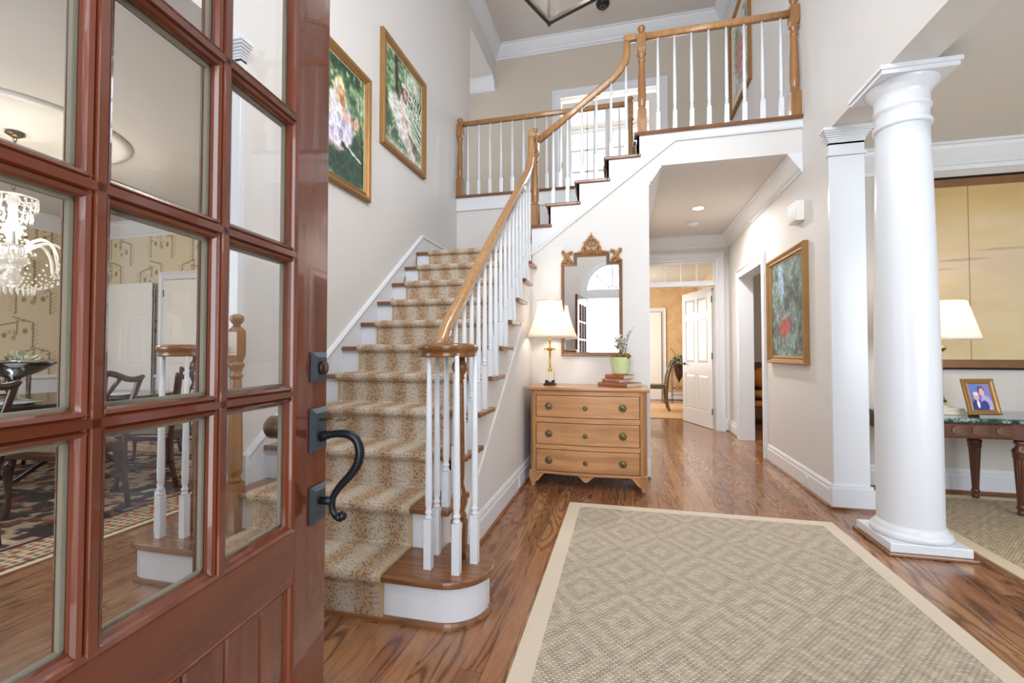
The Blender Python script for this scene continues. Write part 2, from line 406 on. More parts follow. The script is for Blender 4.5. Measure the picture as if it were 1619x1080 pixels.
def canvas(name, org, U, V, nx, ny, fn, mat, parent=None, kind=None):
    gu, gv = np.meshgrid(np.linspace(0, 1, nx), np.linspace(0, 1, ny))
    if mat == 'canvas_paint' and nx < 400:
        a_ = (fbm(gu * 14, gv * 16, 77, 3) - .5) * .045; b2 = (fbm(gu * 14, gv * 16, 99, 3) - .5) * .045
        rgb = fn(gu + a_, gv + b2); k_ = fbm(gu * 34 + gv * 9, gv * 30, 55, 3)[..., None] - .5; k2 = fbm(gu * 20, gv * 44, 12, 3)[..., None] - .5
        rgb = rgb * (1 + k_ * .75) + k2 * np.array([.10, .06, -.06])
    else: rgb = fn(gu, gv)
    rgb = np.clip(rgb, 0, 1); rgb = np.where(rgb <= .04045, rgb / 12.92, ((rgb + .055) / 1.055) ** 2.4)
    org, U, V = np.array(org), np.array(U), np.array(V)
    co = org + gu[..., None] * U + gv[..., None] * V
    idx = np.arange(nx * ny).reshape(ny, nx)
    f = np.stack([idx[:-1, :-1], idx[:-1, 1:], idx[1:, 1:], idx[1:, :-1]], -1).reshape(-1, 4)
    me = bpy.data.meshes.new(name); me.from_pydata(co.reshape(-1, 3).tolist(), [], f.tolist())
    at_ = me.color_attributes.new('Col', 'FLOAT_COLOR', 'POINT')
    at_.data.foreach_set('color', np.concatenate([rgb.reshape(-1, 3), np.ones((nx * ny, 1))], 1).ravel())
    o = bpy.data.objects.new(name, me); COL.objects.link(o); me.materials.append(MATS[mat])
    if parent is not None: o.parent = parent; o.location = -worg(parent)
    if kind: o['kind'] = kind
    return o
FRAME_GOLD = [(0, 0), (0, .035), (.012, .045), (.03, .038), (.045, .025), (.06, .03), (.072, .02), (.075, .006), (.075, 0)]
def frame_rect(org, U, V, N, prof):
    o, U, V, N = Vector(org), Vector(U), Vector(V), Vector(N)
    P = [o, o + U, o + U + V, o + V]
    if U.cross(V).dot(N) < 0: P = [P[0], P[3], P[2], P[1]]
    return MB().sweep(P, prof, N, True)
def picture(name, label, cat, org, U, V, N, fn, res, mat='canvas_paint', fmat='gold_leaf', prof=FRAME_GOLD, liner=None, part='canvas', depth=.012):
    """org: lower-left outer corner on the wall; U, V edges; N out of the wall."""
    o, U, V, N = Vector(org), Vector(U), Vector(V), Vector(N)
    mid = o + U / 2 + V / 2
    t = thing(name, label, cat, mid)
    frame_rect(o, U, V, N, prof).build('frame', fmat, t)
    w_ = max(p[0] for p in prof); u1, v1 = U.normalized(), V.normalized(); k = w_ * .9
    if liner:
        lw = liner[0]; q = o + u1 * k + v1 * k
        frame_rect(q, U - u1 * 2 * k, V - v1 * 2 * k, N, [(0, 0), (0, .016), (lw, .012), (lw, 0)]).build('liner', liner[1], t)
        k += lw * .9
    q = o + u1 * k + v1 * k + N * depth
    a = q - N * (depth - .002); b = a + U - u1 * 2 * k + V - v1 * 2 * k + N * (depth - .004)
    mb = MB().box(min(a.x, b.x), max(a.x, b.x), min(a.y, b.y), max(a.y, b.y), min(a.z, b.z), max(a.z, b.z))
    mb.build('backing_board', 'linen_mat', t)
    canvas(part, q, U - u1 * 2 * k, V - v1 * 2 * k, res[0], res[1], fn, mat, t)
    return t

# ============================================================ THE ROOM
XL, XS, YW, XR = -2.1, -.86, 4.35, 1.505
YP, YF, YR, YU = 3.84, .10, 5.57, 7.4      # pilaster face, front wall, rear landing wall, upper far wall
ZH, ZU, ZC = 2.865, 3.184, 6.34            # hall ceiling, upper floor, foyer ceiling
XRO = 1.735                                # outer side of the right wall
RISE, RUN1, RUN2 = .199, .255, .277
r1 = lambda k: 1.80 if k == 1 else 2.07 + RUN1 * (k - 2)       # riser faces, first flight (y)
r2 = lambda k: .14 - RUN2 * (16 - k)                            # riser faces, second flight (x)
zt = lambda k: RISE * k

floor = st('floor', MB().box(-7.5, 5.2, -.12, 12.6, -.05, 0), 'oak_strip_floor')
ground = st('ground', MB().box(-14, 14, -14, -3.2, -.35, -.25), 'grass_outside')
porch = st('porch', MB().box(-3, 3, -3.2, -.12, -.25, -.03), 'stone_outside')
# left wall above the stairs, from the opening's pilaster to the upstairs corridor
m = MB().prism([(YF, 2.92), (YF, ZC), (YU, ZC), (YU, 5.82), (6.08, 5.82), (6.08, 0), (2.14, 0), (2.14, 2.92)], 'YZ', XL - .22, XL)
st('wall_left', m, 'paint_foyer')
XJ = 1.665
st('wall_right', MB().box(XR, XRO, YP + .002, 4.9, 0, ZH - .001).box(XR, XJ, 4.9, 5.50, 0, ZH - .001).box(XR, XJ, 6.56, 7.32, 0, ZH - .001).box(XR, XJ, 5.50, 6.56, 2.155, ZH - .001), 'paint_foyer')
m = MB().prism([(YF, 2.815), (YP + .0, 2.815), (YP, ZH), (YU, ZH), (YU, ZC), (YF, ZC)], 'YZ', XR, XRO)
st('wall_right_upper', m, 'paint_foyer')
# stair wall with stepped top
pl = [(XS, .0), (.24, 0), (.24, ZH), (XR, ZH), (XR, ZU - .03), (r2(16), ZU - .03)]
for k in range(15, 11, -1): pl += [(r2(k + 1), zt(k) - .03), (r2(k) if k > 12 else XS, zt(k) - .03)]
st('wall_stair', MB().prism(pl, 'XZ', YW, YW + .1), 'paint_foyer')
# wall under the first flight (stepped)
pl = [(2.12, 0), (YW, 0), (YW, zt(10) - .03)]
for k in range(10, 1, -1): pl += [(r1(k + 1) if k < 10 else YW, zt(k) - .03), (r1(k), zt(k) - .03)]
pl += [(2.12, zt(1) - .03)] if r1(2) > 2.12 else []
st('wall_stair_side', MB().prism(pl, 'YZ', XS - .08, XS), 'paint_foyer')
st('wall_rear', MB().box(XL, .24, YR, YR + .12, 0, ZU - .03), 'paint_foyer')
st('wall_hall_left', MB().box(.14, .24, YW + .1, 7.3, 0, ZH - .001), 'paint_cream')
# hall end wall with door and transom opening
st('wall_hall_end', MB().box(1.343, XR, 7.2, 7.32, 0, ZH - .001).box(.24, .36, 7.2, 7.32, 0, ZH - .001).box(.36, 1.343, 7.2, 7.32, 2.53, ZH - .001), 'paint_foyer')
st('wall_upper_far', MB().box(-3.6, -.98, YU, YU + .12, ZU, ZC).box(.56, XRO, YU, YU + .12, ZU, ZC).box(-.98, .56, YU, YU + .12, 5.33, ZC), 'paint_upper')
st('ceiling', MB().box(XL - .2, XRO, YF - .1, YU + .12, ZC, ZC + .1), 'ceiling_paint')
st('ceiling_corridor', MB().box(-3.6, XL - .22, 6.08, YU, 5.82, 5.92), 'ceiling_paint')
st('wall_corridor', MB().box(-3.6, XL - .22, 5.98, 6.08, ZU, 5.82).box(-3.7, -3.6, 6.08, YU, ZU, 5.82), 'paint_upper')
st('ceiling_hall', MB().box(.24, XR, YW + .1, 7.2, ZH, ZH + .05), 'ceiling_paint')
# upper floors: balcony/hall slab
st('floor_upper', MB().box(XL, .14, YR, YU, ZU - .12, ZU).box(.14, XR, YW + .02, YU, ZU - .12, ZU).box(-3.6, XL, 6.08, YU, ZU - .12, ZU), 'oak_strip_floor')
# front wall with the door opening, fanlight and added window openings for the fill lights
DX0, DX1, DZ = -.645, .285, 2.15
ZS, FR = 2.30, .465                      # fanlight spring line and radius
cxd = (DX0 + DX1) / 2
def arch(x, z, r, n=24, a0=0, a1=PI): return [(x + r * math.cos(a0 + (a1 - a0) * i / n), z + r * math.sin(a0 + (a1 - a0) * i / n)) for i in range(n + 1)]
m = MB()
m.box(XL, DX0, -.12, YF, 0, 3.4).box(DX1, XR, -.12, YF, 0, 3.4).box(XL, XR, -.12, YF, 5.5, ZC).box(XL, -1.7, -.12, YF, 3.4, 5.5).box(1.1, XR, -.12, YF, 3.4, 5.5)
m.prism([(DX0, 3.4), (DX0, ZS)] + arch(cxd, ZS, FR, a0=PI, a1=0) + [(DX1, ZS), (DX1, 3.4)], 'XZ', -.12, YF)
st('wall_front', m, 'paint_foyer')
st('wall_front_dining', MB().box(-7.5, -6, -.12, YF, 0, 2.9).box(-3.4, XL, -.12, YF, 0, 2.9).box(-6, -3.4, -.12, YF, 0, .7).box(-6, -3.4, -.12, YF, 2.5, 2.9), 'paint_cream')
st('wall_front_living', MB().box(XR, 2.1, -.12, YF, 0, 2.87).box(4.6, 5.2, -.12, YF, 0, 2.87).box(2.1, 4.6, -.12, YF, 0, .7).box(2.1, 4.6, -.12, YF, 2.5, 2.87), 'paint_living')
# living room
st('wall_living_back', MB().box(XRO, 5.2, 4.54, 4.66, 0, 2.87), 'paint_living')
st('wall_living_right', MB().box(5.2, 5.32, -.12, 9.2, 0, 2.87), 'paint_living')
st('ceiling_living', MB().box(XJ, 5.3, -.12, 9.2, 2.87, 2.97), 'ceiling_paint')
# side room behind the right wall
st('wall_side_room', MB().box(1.86, 5.2, 9.1, 9.2, 0, 2.87).box(1.75, 1.86, 7.44, 11.7, 0, 2.87).box(XJ, 1.86, 7.32, 7.44, 0, 2.87), 'paint_upper')
# dining room
st('wall_dining_left', MB().box(-7.5, -7.4, .1, 5.0, 0, 2.95), 'paint_cream')
st('wall_dining_far', MB().box(-7.4, XL - .22, 4.9, 5.0, 0, 2.95), 'paint_cream')
st('ceiling_dining', MB().box(-7.5, XL - .22, -.12, 5.0, 2.95, 3.05), 'ceiling_paint')
# breakfast room
st('wall_breakfast_far', MB().box(-1.5, 1.75, 11.6, 11.7, 0, 2.75), 'tan_faux')
st('wall_breakfast_sides', MB().box(-1.6, -1.5, 7.32, 11.7, 0, .75).box(-1.6, -1.5, 7.32, 11.7, 2.45, 2.75).box(-1.6, -1.5, 7.32, 9.0, .75, 2.45).box(-1.6, -1.5, 10.8, 11.7, .75, 2.45).box(1.74, 1.75, 7.44, 11.6, 0, 2.75)
   .box(-1.5, .26, 7.3, 7.4, 0, 2.75).box(1.46, XJ - .001, 7.34, 7.44, 0, 2.75), 'tan_faux')
st('ceiling_breakfast', MB().box(-1.6, 1.75, 7.33, 11.7, 2.75, 2.85), 'ceiling_paint')
# room behind the upstairs door
st('wall_upper_room', MB().box(-2.4, -2.3, 7.52, 9.6, ZU, 5.8).box(2.0, 2.1, 7.52, 9.6, ZU, 5.8).box(-2.3, -1.2, 9.5, 9.6, ZU, 5.8).box(.9, 2.0, 9.5, 9.6, ZU, 5.8).box(-1.2, .9, 9.5, 9.6, ZU, 3.9), 'white_plaster')
st('floor_upper_room', MB().box(-2.4, 2.1, YU, 9.6, ZU - .1, ZU), 'rug_tan_plain')
st('ceiling_upper_room', MB().box(-2.4, 2.1, YU + .12, 9.6, 5.8, 5.9), 'white_plaster')

# ------------------------------------------------------------ trim
def crown(wd, h):   # a = into the room, b = below ceiling
    return [(0, 0), (wd, 0), (wd, -.018), (wd * .86, -.026), (wd * .8, -.05 * h / .2), (wd * .5, -.55 * h), (wd * .3, -.72 * h), (wd * .24, -.8 * h), (wd * .12, -.83 * h), (wd * .1, -h), (0, -h)]
BASE = [(0, 0), (.018, 0), (.018, .125), (.012, .14), (.014, .155), (.006, .175), (0, .175)]
SHOE = [(0, 0), (.018, 0), (.016, .012), (.008, .019), (0, .021)]
def base(name, path, h=1.0, parent=None):
    pr = [(a, b * h) for a, b in BASE]
    o = st(name, MB().sweep([(x, y, 0) for x, y in path], pr), 'white_trim')
    st(name.replace('baseboard', 'trim') + '_shoe', MB().sweep([(x, y, 0) for x, y in path], [(.018 + a, b) for a, b in SHOE] + []), 'oak_tread')
    return o
def sweepz(z, path, prof, closed=False): return MB().sweep([(x, y, z) for x, y in path], prof, (0, 0, 1), closed)
st('trim_crown_foyer', sweepz(ZC, [(XR, YF), (XR, YU), (XL, YU), (XL, YF)], crown(.15, .21)), 'white_trim')
st('trim_crown_corridor', sweepz(5.82, [(XL, YU), (-3.6, YU)], crown(.13, .2)), 'white_trim')
st('trim_crown_hall', sweepz(ZH, [(XR, YW + .0), (XR, 7.2), (.24, 7.2), (.24, YW + .0)], crown(.11, .17)), 'white_trim')
st('trim_crown_living', sweepz(2.87, [(5.2, YF), (5.2, 4.54), (XRO, 4.54)], crown(.13, .2)), 'white_trim')
st('trim_crown_dining', sweepz(2.95, [(XL - .22, 4.9), (-7.4, 4.9), (-7.4, .1)], crown(.13, .2)), 'white_trim')
base('baseboard_right', [(XR, 3.87), (XR, 5.40)])
base('baseboard_right_far', [(XR, 6.66), (XR, 7.18)])
base('baseboard_hall_end', [(1.48, 7.2), (1.446, 7.2)])
base('baseboard_living', [(5.2, 4.54), (XRO + .02, 4.54)], 1.1)
base('baseboard_stair', [(XS + .0, YW), (XS + .0, 2.16)])
base('baseboard_stair_wall', [(.24, YW), (XS + .02, YW)])
base('baseboard_breakfast', [(1.74, 11.6), (.95, 11.6)])
base('baseboard_dining', [(-6.35, 4.9), (-7.4, 4.9), (-7.4, .1)])
# casings: path around an opening, profile a = outward width
CAS = [(0, 0), (0, .022), (.015, .026), (.03, .018), (.07, .018), (.085, .03), (.1, .03), (.1, 0)]
def casing_y(name, x0, x1, z0, z1, y, s=-1, w_=1.0, closed=False):    # on a y plane, N = (0,s,0)
    p = [(x0, y, z0), (x0, y, z1), (x1, y, z1), (x1, y, z0)]
    if s > 0: p = p[::-1]
    return st(name, MB().sweep(p, [(a * w_, b) for a, b in CAS], (0, s, 0), closed), 'white_trim')
casing_y('trim_casing_hall', .36, 1.343, 0, 2.53, 7.2)
casing_y('trim_casing_upper', -.98, .56, ZU, 5.33, YU, w_=1.35)
p = [(XR, 5.52, 0), (XR, 5.52, 2.13), (XR, 6.54, 2.13), (XR, 6.54, 0)]
st('trim_casing_side', MB().sweep(p[::-1], [(a * 1.1, b) for a, b in CAS], (-1, 0, 0)), 'white_trim')
m = MB().box(XR - .001, XJ + .001, 5.50, 5.52, 0, 2.155).box(XR - .001, XJ + .001, 6.54, 6.56, 0, 2.155).box(XR - .001, XJ + .001, 5.52, 6.54, 2.135, 2.155)
st('trim_jamb_side', m, 'white_trim')
st('trim_jamb_hall', MB().box(.36, .378, 7.199, 7.321, 0, 2.53).box(1.325, 1.343, 7.199, 7.321, 0, 2.53).box(.378, 1.325, 7.199, 7.321, 2.51, 2.53).box(.378, 1.325, 7.19, 7.33, 2.135, 2.18), 'white_trim')
# transom over the hall door
t = st('window_1', MB().box(.378, 1.325, 7.24, 7.27, 2.18, 2.215).box(.378, 1.325, 7.24, 7.27, 2.475, 2.51).box(.378, .40, 7.24, 7.27, 2.215, 2.475).box(1.303, 1.325, 7.24, 7.27, 2.215, 2.475)
  .box(.615, .635, 7.24, 7.27, 2.215, 2.475).box(.84, .86, 7.24, 7.27, 2.215, 2.475).box(1.065, 1.085, 7.24, 7.27, 2.215, 2.475), 'white_trim')
MB().box(.40, 1.303, 7.253, 7.257, 2.215, 2.475).build('pane', 'old_pane', t)
# upper stringer band on the stair wall and balcony fascia
pl = [(XS, zt(12) - .03), (XS, 2.10)]; sl = .742
pl += [(.47, 2.10 + sl * (.47 - XS) + .0), (XR, 2.10 + sl * (.47 - XS))]
pl += [(XR, ZU - .03)]
for k in range(15, 11, -1):
    pl += [(r2(k + 1), zt(k + 1) - .03), (r2(k + 1), zt(k) - .03)]
pl = pl[:-1] + [(r2(13), zt(12) - .03)]
st('trim_stringer_upper', MB().prism(pl, 'XZ', YW - .012, YW), 'white_trim')
zb = 2.10 + sl * (.47 - XS)
BEAD = [(-.012, 0), (-.012, .02), (.0, .026), (.02, .02), (.026, .006), (.026, 0)]
st('trim_bead_upper', MB().sweep([(XS, YW, 2.10), (.47, YW, zb), (XR, YW, zb)], BEAD, (0, -1, 0)), 'white_trim')
st('trim_bead_side', MB().sweep([(XS, 2.3, .13), (XS, YW - .0, .562 + .78 * (YW - 2.856))], [(a * .6, b * .45) for a, b in BEAD], (1, 0, 0)), 'paint_foyer')
# landing trim on the rear wall, and under the rear nosing
st('trim_rear_landing', MB().box(XL, .11, YR - .012, YR, ZU - .17, ZU - .03).box(XL, .11, YR - .024, YR, ZU - .2, ZU - .17), 'white_trim')
st('trim_landing_nosing', MB().sweep([(XL, YR - .035, ZU), (.12, YR - .035, ZU)], [(.1, 0), (.1, -.03), (0, -.03), (-.006, -.024), (-.009, -.015), (-.006, -.006), (0, 0)]), 'oak_tread')
st('trim_balcony_nosing', MB().sweep([(r2(16) - .03, YW - .035, ZU), (XR - .001, YW - .035, ZU)], [(.1, 0), (.1, -.03), (0, -.03), (-.006, -.024), (-.009, -.015), (-.006, -.006), (0, 0)]), 'oak_tread')
# left skirt board beside the stair
m = MB().prism([(2.17, .2), (2.17, .545), (4.40, 2.30), (4.50, 2.375), (YR - .001, 2.375), (YR - .001, 2.19), (4.40, 2.19), (2.36, .2)], 'YZ', XL, XL + .016)
st('trim_skirt_left', m, 'white_trim')
st('trim_skirt_cap', MB().sweep([(XL, 2.19, .39), (XL, 2.19, .55), (XL, 4.50, 2.375), (XL, YR - .001, 2.375)], [(-.0, .0), (-.0, .024), (.012, .03), (.028, .022), (.032, 0)], (1, 0, 0)), 'white_trim')
# door opening pilasters and headers
def pilaster(nm, x0, x1, y0, y1, zt_, capw=.03, bx=.03):
    t = st(nm, MB().box(x0, x1, y0, y1, .17, zt_ - .2), 'white_gloss', .003)
    x0_, x1_, y0_, y1_ = x0, x1, y0, y1
    m = MB()
    m.box(x0 - bx, x1 + bx, y0 - bx, y1, .02, .155).box(x0 - bx * .7, x1 + bx * .7, y0 - bx * .7, y1, .155, .175)
    m.box(x0 - .012, x1 + .012, y0 - .012, y1, zt_ - .2, zt_ - .185)
    for i in range(7):
        a = i / 6; e = capw * (a ** 1.6); m.box(x0 - e, x1 + e, y0 - e, y1, zt_ - .115 + i * .013, zt_ - .102 + i * .013)
    m.box(x0, x1, y0, y1, zt_ - .2, zt_ - .1); m.box(x0 - capw * 1.2, x1 + capw * 1.2, y0 - capw * 1.2, y1, zt_ - .024, zt_)
    m.build('capital', 'white_gloss', t)
    MB().box(x0 - bx - .015, x1 + bx + .015, y0 - bx - .015, y1, 0, .021).build('shoe', 'oak_tread', t)
    return t
pilaster('trim_pilaster_right', XR - .001, XRO + .001, YP, YP + .03, 2.815, .045, .02)
pilaster('trim_pilaster_left', XL - .222, XL + .002, 2.11, 2.15, 2.92, .04, .02)

# ============================================================ STAIRCASE
sc_ = thing('staircase', 'white-risered oak staircase climbing along the left wall and turning right', 'staircase', (-1.48, 1.8, 0))
TH = .03
def nose(depth, th=TH):   # cross-section of a tread, front at 0, going back
    return [(0, -.006), (.0, -.015), (.0, -.024), (.008, -.03), (depth, -.03), (depth, 0), (.008, 0)]
# bullnose outline (CCW) of the starting step
def bull(e=0.0):
    r_ = .20 + e; P = []
    P += [(-.76 + r_ * math.cos(a), 1.97 + r_ * math.sin(a)) for a in [R(d) for d in range(-90, 91, 10)]]
    P += [(XS + .005, 2.17 + e), (XS + .005, 2.098), (XL + .02, 2.098)]; r_ = .165 + e
    P += [(-2.33 + r_ * math.cos(a), 1.935 + r_ * math.sin(a)) for a in [R(d) for d in range(90, 271, 10)]]
    return P
t1 = MB().prism(bull(0), 'XY', zt(1) - TH, zt(1)).build('tread', 'oak_tread', sc_, .009, segs=3)
MB().prism(bull(-.03), 'XY', .0, zt(1) - TH).build('riser', 'white_gloss', sc_)
b_ = [(p[0], p[1], 0) for p in bull(-.03)]; 
path = b_[22:] + b_[:19]
MB().sweep(path, [(-.0, 0), (-.02, 0), (-.018, .012), (-.008, .021), (0, .022)]).build('shoe', 'oak_tread', sc_)
for k in range(2, 12):
    y0 = r1(k); y1 = r1(k + 1) if k < 11 else YR
    m = MB()
    if k < 11:
        m.box(XL + .016, XS + .052, y0 - .03, y1 + .004, zt(k) - TH, zt(k)).box(XS + .0, XS + .052, y1, y1 + .03 if k < 10 else y1, zt(k) - TH, zt(k))
        tr = m.build('tread', 'oak_tread', sc_, .008, segs=3)
    else:
        m.prism([(XL + .016, y0 - .03), (XS - .0, y0 - .03), (XS, y1), (XL + .016, y1)], 'XY', zt(k) - TH, zt(k)); m.build('landing', 'oak_tread', sc_, .006)
    MB().box(XL + .016, XS - .01 if k == 11 else XS + .004, y0, y0 + .018, zt(k - 1), zt(k) - TH).build('riser', 'white_gloss', sc_)
for k in range(12, 17):
    x0 = r2(k); x1 = r2(k + 1) if k < 16 else r2(k) + .01
    if k < 16:
        MB().box(x0 - .03, x1 + .004, YW - .035, YR - .001, zt(k) - TH, zt(k)).box(x1, x1 + .03, YW - .035, YW, zt(k) - TH, zt(k)).build('tread', 'oak_tread', sc_, .008, segs=3)
    MB().box(x0, x0 + .018, YW - .012 if k > 12 else YW + .1, YR - .001, zt(k - 1), zt(k) - TH).build('riser', 'white_gloss' if k == 12 else 'oak_tread', sc_)
# runner
def run_outline():
    P = [(1.80 - .012, 0.002)]
    for k in range(1, 12):
        y = r1(k); z = zt(k)
        P += [(y - .012, z - .045), (y - .034, z - .036), (y - .043, z - .02), (y - .042, z - .002), (y - .034, z + .010), (y - .02, z + .013)]
        if k < 11: P += [(r1(k + 1) - .02, z + .012), (r1(k + 1) - .012, z + .02)]
    P += [(YR - .02, zt(11) + .012)]
    return P
up_ = run_outline(); lo = []
for k in range(11, 0, -1):
    if k == 11: lo += [(YR - .02, zt(k) + .001)]
    lo += [(r1(k) - .02, zt(k) + .001), (r1(k) - .033, zt(k) - .006), (r1(k) - .033, zt(k) - .026), (r1(k) - .001, zt(k) - .033), (r1(k) - .001, (zt(k - 1) + .001) if k > 1 else .002)]
rn = thing('stair_runner', 'leopard-spotted tan carpet runner with soft stripes laid down the stairs', 'carpet runner', (-1.48, 1.79, 0))
def poly_strip(P, x0, x1):
    m = MB(); vs = [(x0, y, z) for y, z in P] + [(x1, y, z) for y, z in P]; n = len(P)
    m.add(vs, [(i, i + 1, n + i + 1, n + i) for i in range(n - 1)], True); return m
RX0, RX1 = -1.945, -1.005
m = MB().prism(up_ + lo, 'YZ', RX0 + .02, RX1 - .02, False); m.build('carpet', 'leopard_carpet', rn)
MB().prism(up_ + lo, 'YZ', RX1 - .02, RX1).build('binding', 'carpet_binding', rn)
MB().prism(up_ + lo, 'YZ', RX0, RX0 + .02).build('binding', 'carpet_binding', rn)
m = MB()
for k in range(12, 17):
    x, z = r2(k), zt(k); xe = r2(k + 1) - .012 if k < 16 else .135
    m.prism([(x - .012, zt(k - 1) + .013), (x - .001, zt(k - 1) + .013), (x - .001, z - .034), (x - .031, z - .034), (x - .031, z + .001), (xe, z + .001), (xe, z + .012), (x - .034, z + .012), (x - .042, z), (x - .04, z - .036), (x - .012, z - .046)], 'XZ', YW + .17, YR - .17)
m.build('carpet', 'leopard_carpet', rn)

# ------------------------------------------------------------ balustrades
def baluster(x, y, z0, z1, parent, blk=.20, mat='white_gloss'):
    h = .017; m = MB().box(x - h, x + h, y - h, y + h, z0, z0 + blk)
    z = z0 + blk
    m.lathe([(.010, z - .001), (.0165, z + .004), (.0165, z + .012), (.011, z + .018), (.0165, z + .026), (.0165, z + .034), (.0115, z + .042), (.0155, z + .06), (.0165, z + .11), (.014, z + (z1 - z) * .5), (.0095, z1 + .004)], (x, y, 0), 12)
    return m.build('baluster', mat, parent)
def newel(x, y, z0, h, parent, blk=.22, mat='oak_newel', top=True, hb=.042):
    m = MB().box(x - hb, x + hb, y - hb, y + hb, z0, z0 + blk); z = z0 + blk; zt_ = z0 + h
    m.lathe([(hb * .7, z - .002), (hb, z + .006), (hb * .95, z + .02), (.028, z + .03), (.036, z + .05), (.038, z + .12), (.033, z + (h - blk) * .4), (.027, zt_ - .36), (.026, zt_ - .35), (.034, zt_ - .342), (.034, zt_ - .335), (.026, zt_ - .325), (.03, zt_ - .30), (.04, zt_ - .285), (.042, zt_ - .272), (.034, zt_ - .262)], (x, y, 0), 16)
    q = hb * .92
    m.lathe([(.03, zt_ - .264), (q * 1.25, zt_ - .235), (q * 1.4, zt_ - .225), (q * 1.4, zt_ - .10), (q * 1.2, zt_ - .085), (.022, zt_ - .07)], (x, y, 0), 4, smooth=False)
    # turn the 4-gon block square to the rail
    n = 6 * 4; base_ = len(m.v) - n - 8
    for i in range(base_, len(m.v)):
        a, b, c_ = m.v[i]; dx, dy = a - x, b - y; k = math.sqrt(.5); m.v[i] = (x + (dx - dy) * k, y + (dx + dy) * k, c_)
    m.lathe([(.02, zt_ - .072), (.018, zt_ - .06), (.03, zt_ - .045), (.036, zt_ - .03), (.034, zt_ - .014), (.02, zt_ - .004), (.004, zt_)], (x, y, 0), 16)
    return m.build('newel_post', mat, parent)
RAIL = [(-.032, -.014), (-.032, .014), (-.022, .024), (-.010, .022), (.004, .029), (.018, .027), (.028, .016), (.031, 0), (.028, -.016), (.018, -.027), (.004, -.029), (-.010, -.022), (-.022, -.024)]   # a up, b sideways
def rail(path, N, name='handrail', parent=None, mat='oak_rail'):
    # N horizontal; side = N x t must point up
    t = Vector(path[1]) - Vector(path[0]); N = Vector(N)
    if N.cross(t).z < 0: N = -N
    return MB().sweep(path, RAIL, N, smooth=True).build(name, mat, parent)
XB = -.845
rl = thing('stair_railing', 'oak handrail with white balusters beside the first flight, curling over the starting step', 'stair railing', (XB, 2.0, .199))
def rz1(y): return 1.18 + .78 * (y - 2.03)
pts = [(XB, 1.985, 1.165), (XB, 2.04, 1.20)] + [(XB, y, rz1(y) + .035) for y in (2.10, 2.6, 3.2, 3.8, 4.08)]
pts += [(XB, 4.18, rz1(4.08) + .135), (XB, 4.235, rz1(4.08) + .24), (XB, 4.25, rz1(4.08) + .34), (XB, 4.25, 3.22)]
pts_l = pts
rail(pts, (1, 0, 0), parent=rl)
MB().box(XB - .028, XB + .028, 4.22, 4.33, 3.21, 3.275).build('rail_cap', 'oak_rail', rl, .01)
def volute(cx, cy, parent):
    z = 1.157
    prof = [(.0, z - .03), (.10, z - .03), (.132, z - .029), (.136, z - .022), (.13, z - .014), (.136, z - .004), (.145, z + .010), (.143, z + .022), (.130, z + .031), (.10, z + .034), (.06, z + .0345), (0, z + .035)]
    m = MB().lathe([(max(r_, .001), h) for r_, h in prof], (cx, cy, 0), 40)
    m.build('volute_cap', 'oak_dark', parent)
def start_newel(x, y, parent):
    z = zt(1)
    MB().lathe([(.034, z), (.036, z + .05), (.040, z + .10), (.040, z + .17), (.030, z + .18), (.036, z + .19), (.032, z + .20), (.024, z + .21), (.037, z + .25), (.038, z + .27), (.028, z + .31), (.02, z + .34), (.023, z + .37), (.025, z + .45), (.019, z + .80), (.017, z + .82), (.025, z + .83), (.019, z + .84), (.036, z + .87), (.038, z + .89), (.026, z + .91), (.024, z + .935)], (x, y, 0), 20).build('newel_post', 'oak_dark', parent)
volute(-.79, 1.985, rl); start_newel(-.745, 2.02, rl)
for x, y in ((-.838, 1.885), (-.70, 1.865), (-.658, 1.985), (-.862, 2.03)): baluster(x, y, zt(1), 1.13, rl, .215)
for k in range(2, 11):
    for j in range(2):
        y = r1(k) + .035 + j * RUN1 / 2
        if y > 4.24: continue
        z1 = rz1(y) + .005; b = baluster(XB, y, zt(k), z1, rl, .17 + j * .10)
newel(XB + .01, YW + .03, zt(12) - .02, .995, rl)
rl2 = thing('stair_railing', 'oak handrail and white balusters rising diagonally above the stair wall', 'stair railing', (-.35, YW + .03, zt(12)))
YB = YW + .03
def rz2(x): return 3.235 + .722 * (x + .80)
pts = [(x, YB, rz2(x)) for x in (-.80, -.4, -.08)] + [(-.01, YB, rz2(-.08) + .075), (.035, YB, rz2(-.08) + .14), (.05, YB, rz2(-.08) + .22), (.05, YB, 4.10)]
rail(pts, (0, 1, 0), parent=rl2); MB().box(.02, .14, YB - .028, YB + .028, 4.085, 4.145).build('rail_cap', 'oak_rail', rl2, .01)
for k in range(12, 16):
    for j in range(2):
        x = r2(k) + .04 + j * RUN2 / 2
        if x < -.78: continue
        baluster(x, YB, zt(k), rz2(x) - .03 + (.04 if x > -.04 else 0), rl2, .15 + j * .10)
rb = thing('balcony_railing', 'upper balcony balustrade with oak handrail above the hall opening', 'balcony railing', (.84, YB, ZU))
newel(.185, YB, ZU, 1.035, rb); newel(XR - .043, YB, ZU, 1.07, rb)
rail([(.21, YB, 4.11), (XR - .06, YB, 4.11)], (0, 1, 0), parent=rb)
for i in range(8): baluster(.33 + .147 * i, YB, ZU, 4.08, rb, .19)
rr = thing('landing_railing', 'rear balustrade of the upstairs hall overlooking the stair landing', 'balcony railing', (-1.0, YR, ZU))
newel(XL + .045, YR, ZU, 1.03, rr); newel(.10, YR, ZU, 1.03, rr)
rail([(XL + .06, YR, 4.13), (.08, YR, 4.13)], (0, 1, 0), parent=rr)
for i in range(14): baluster(XL + .155 + .1475 * i, YR, ZU, 4.10, rr, .19)
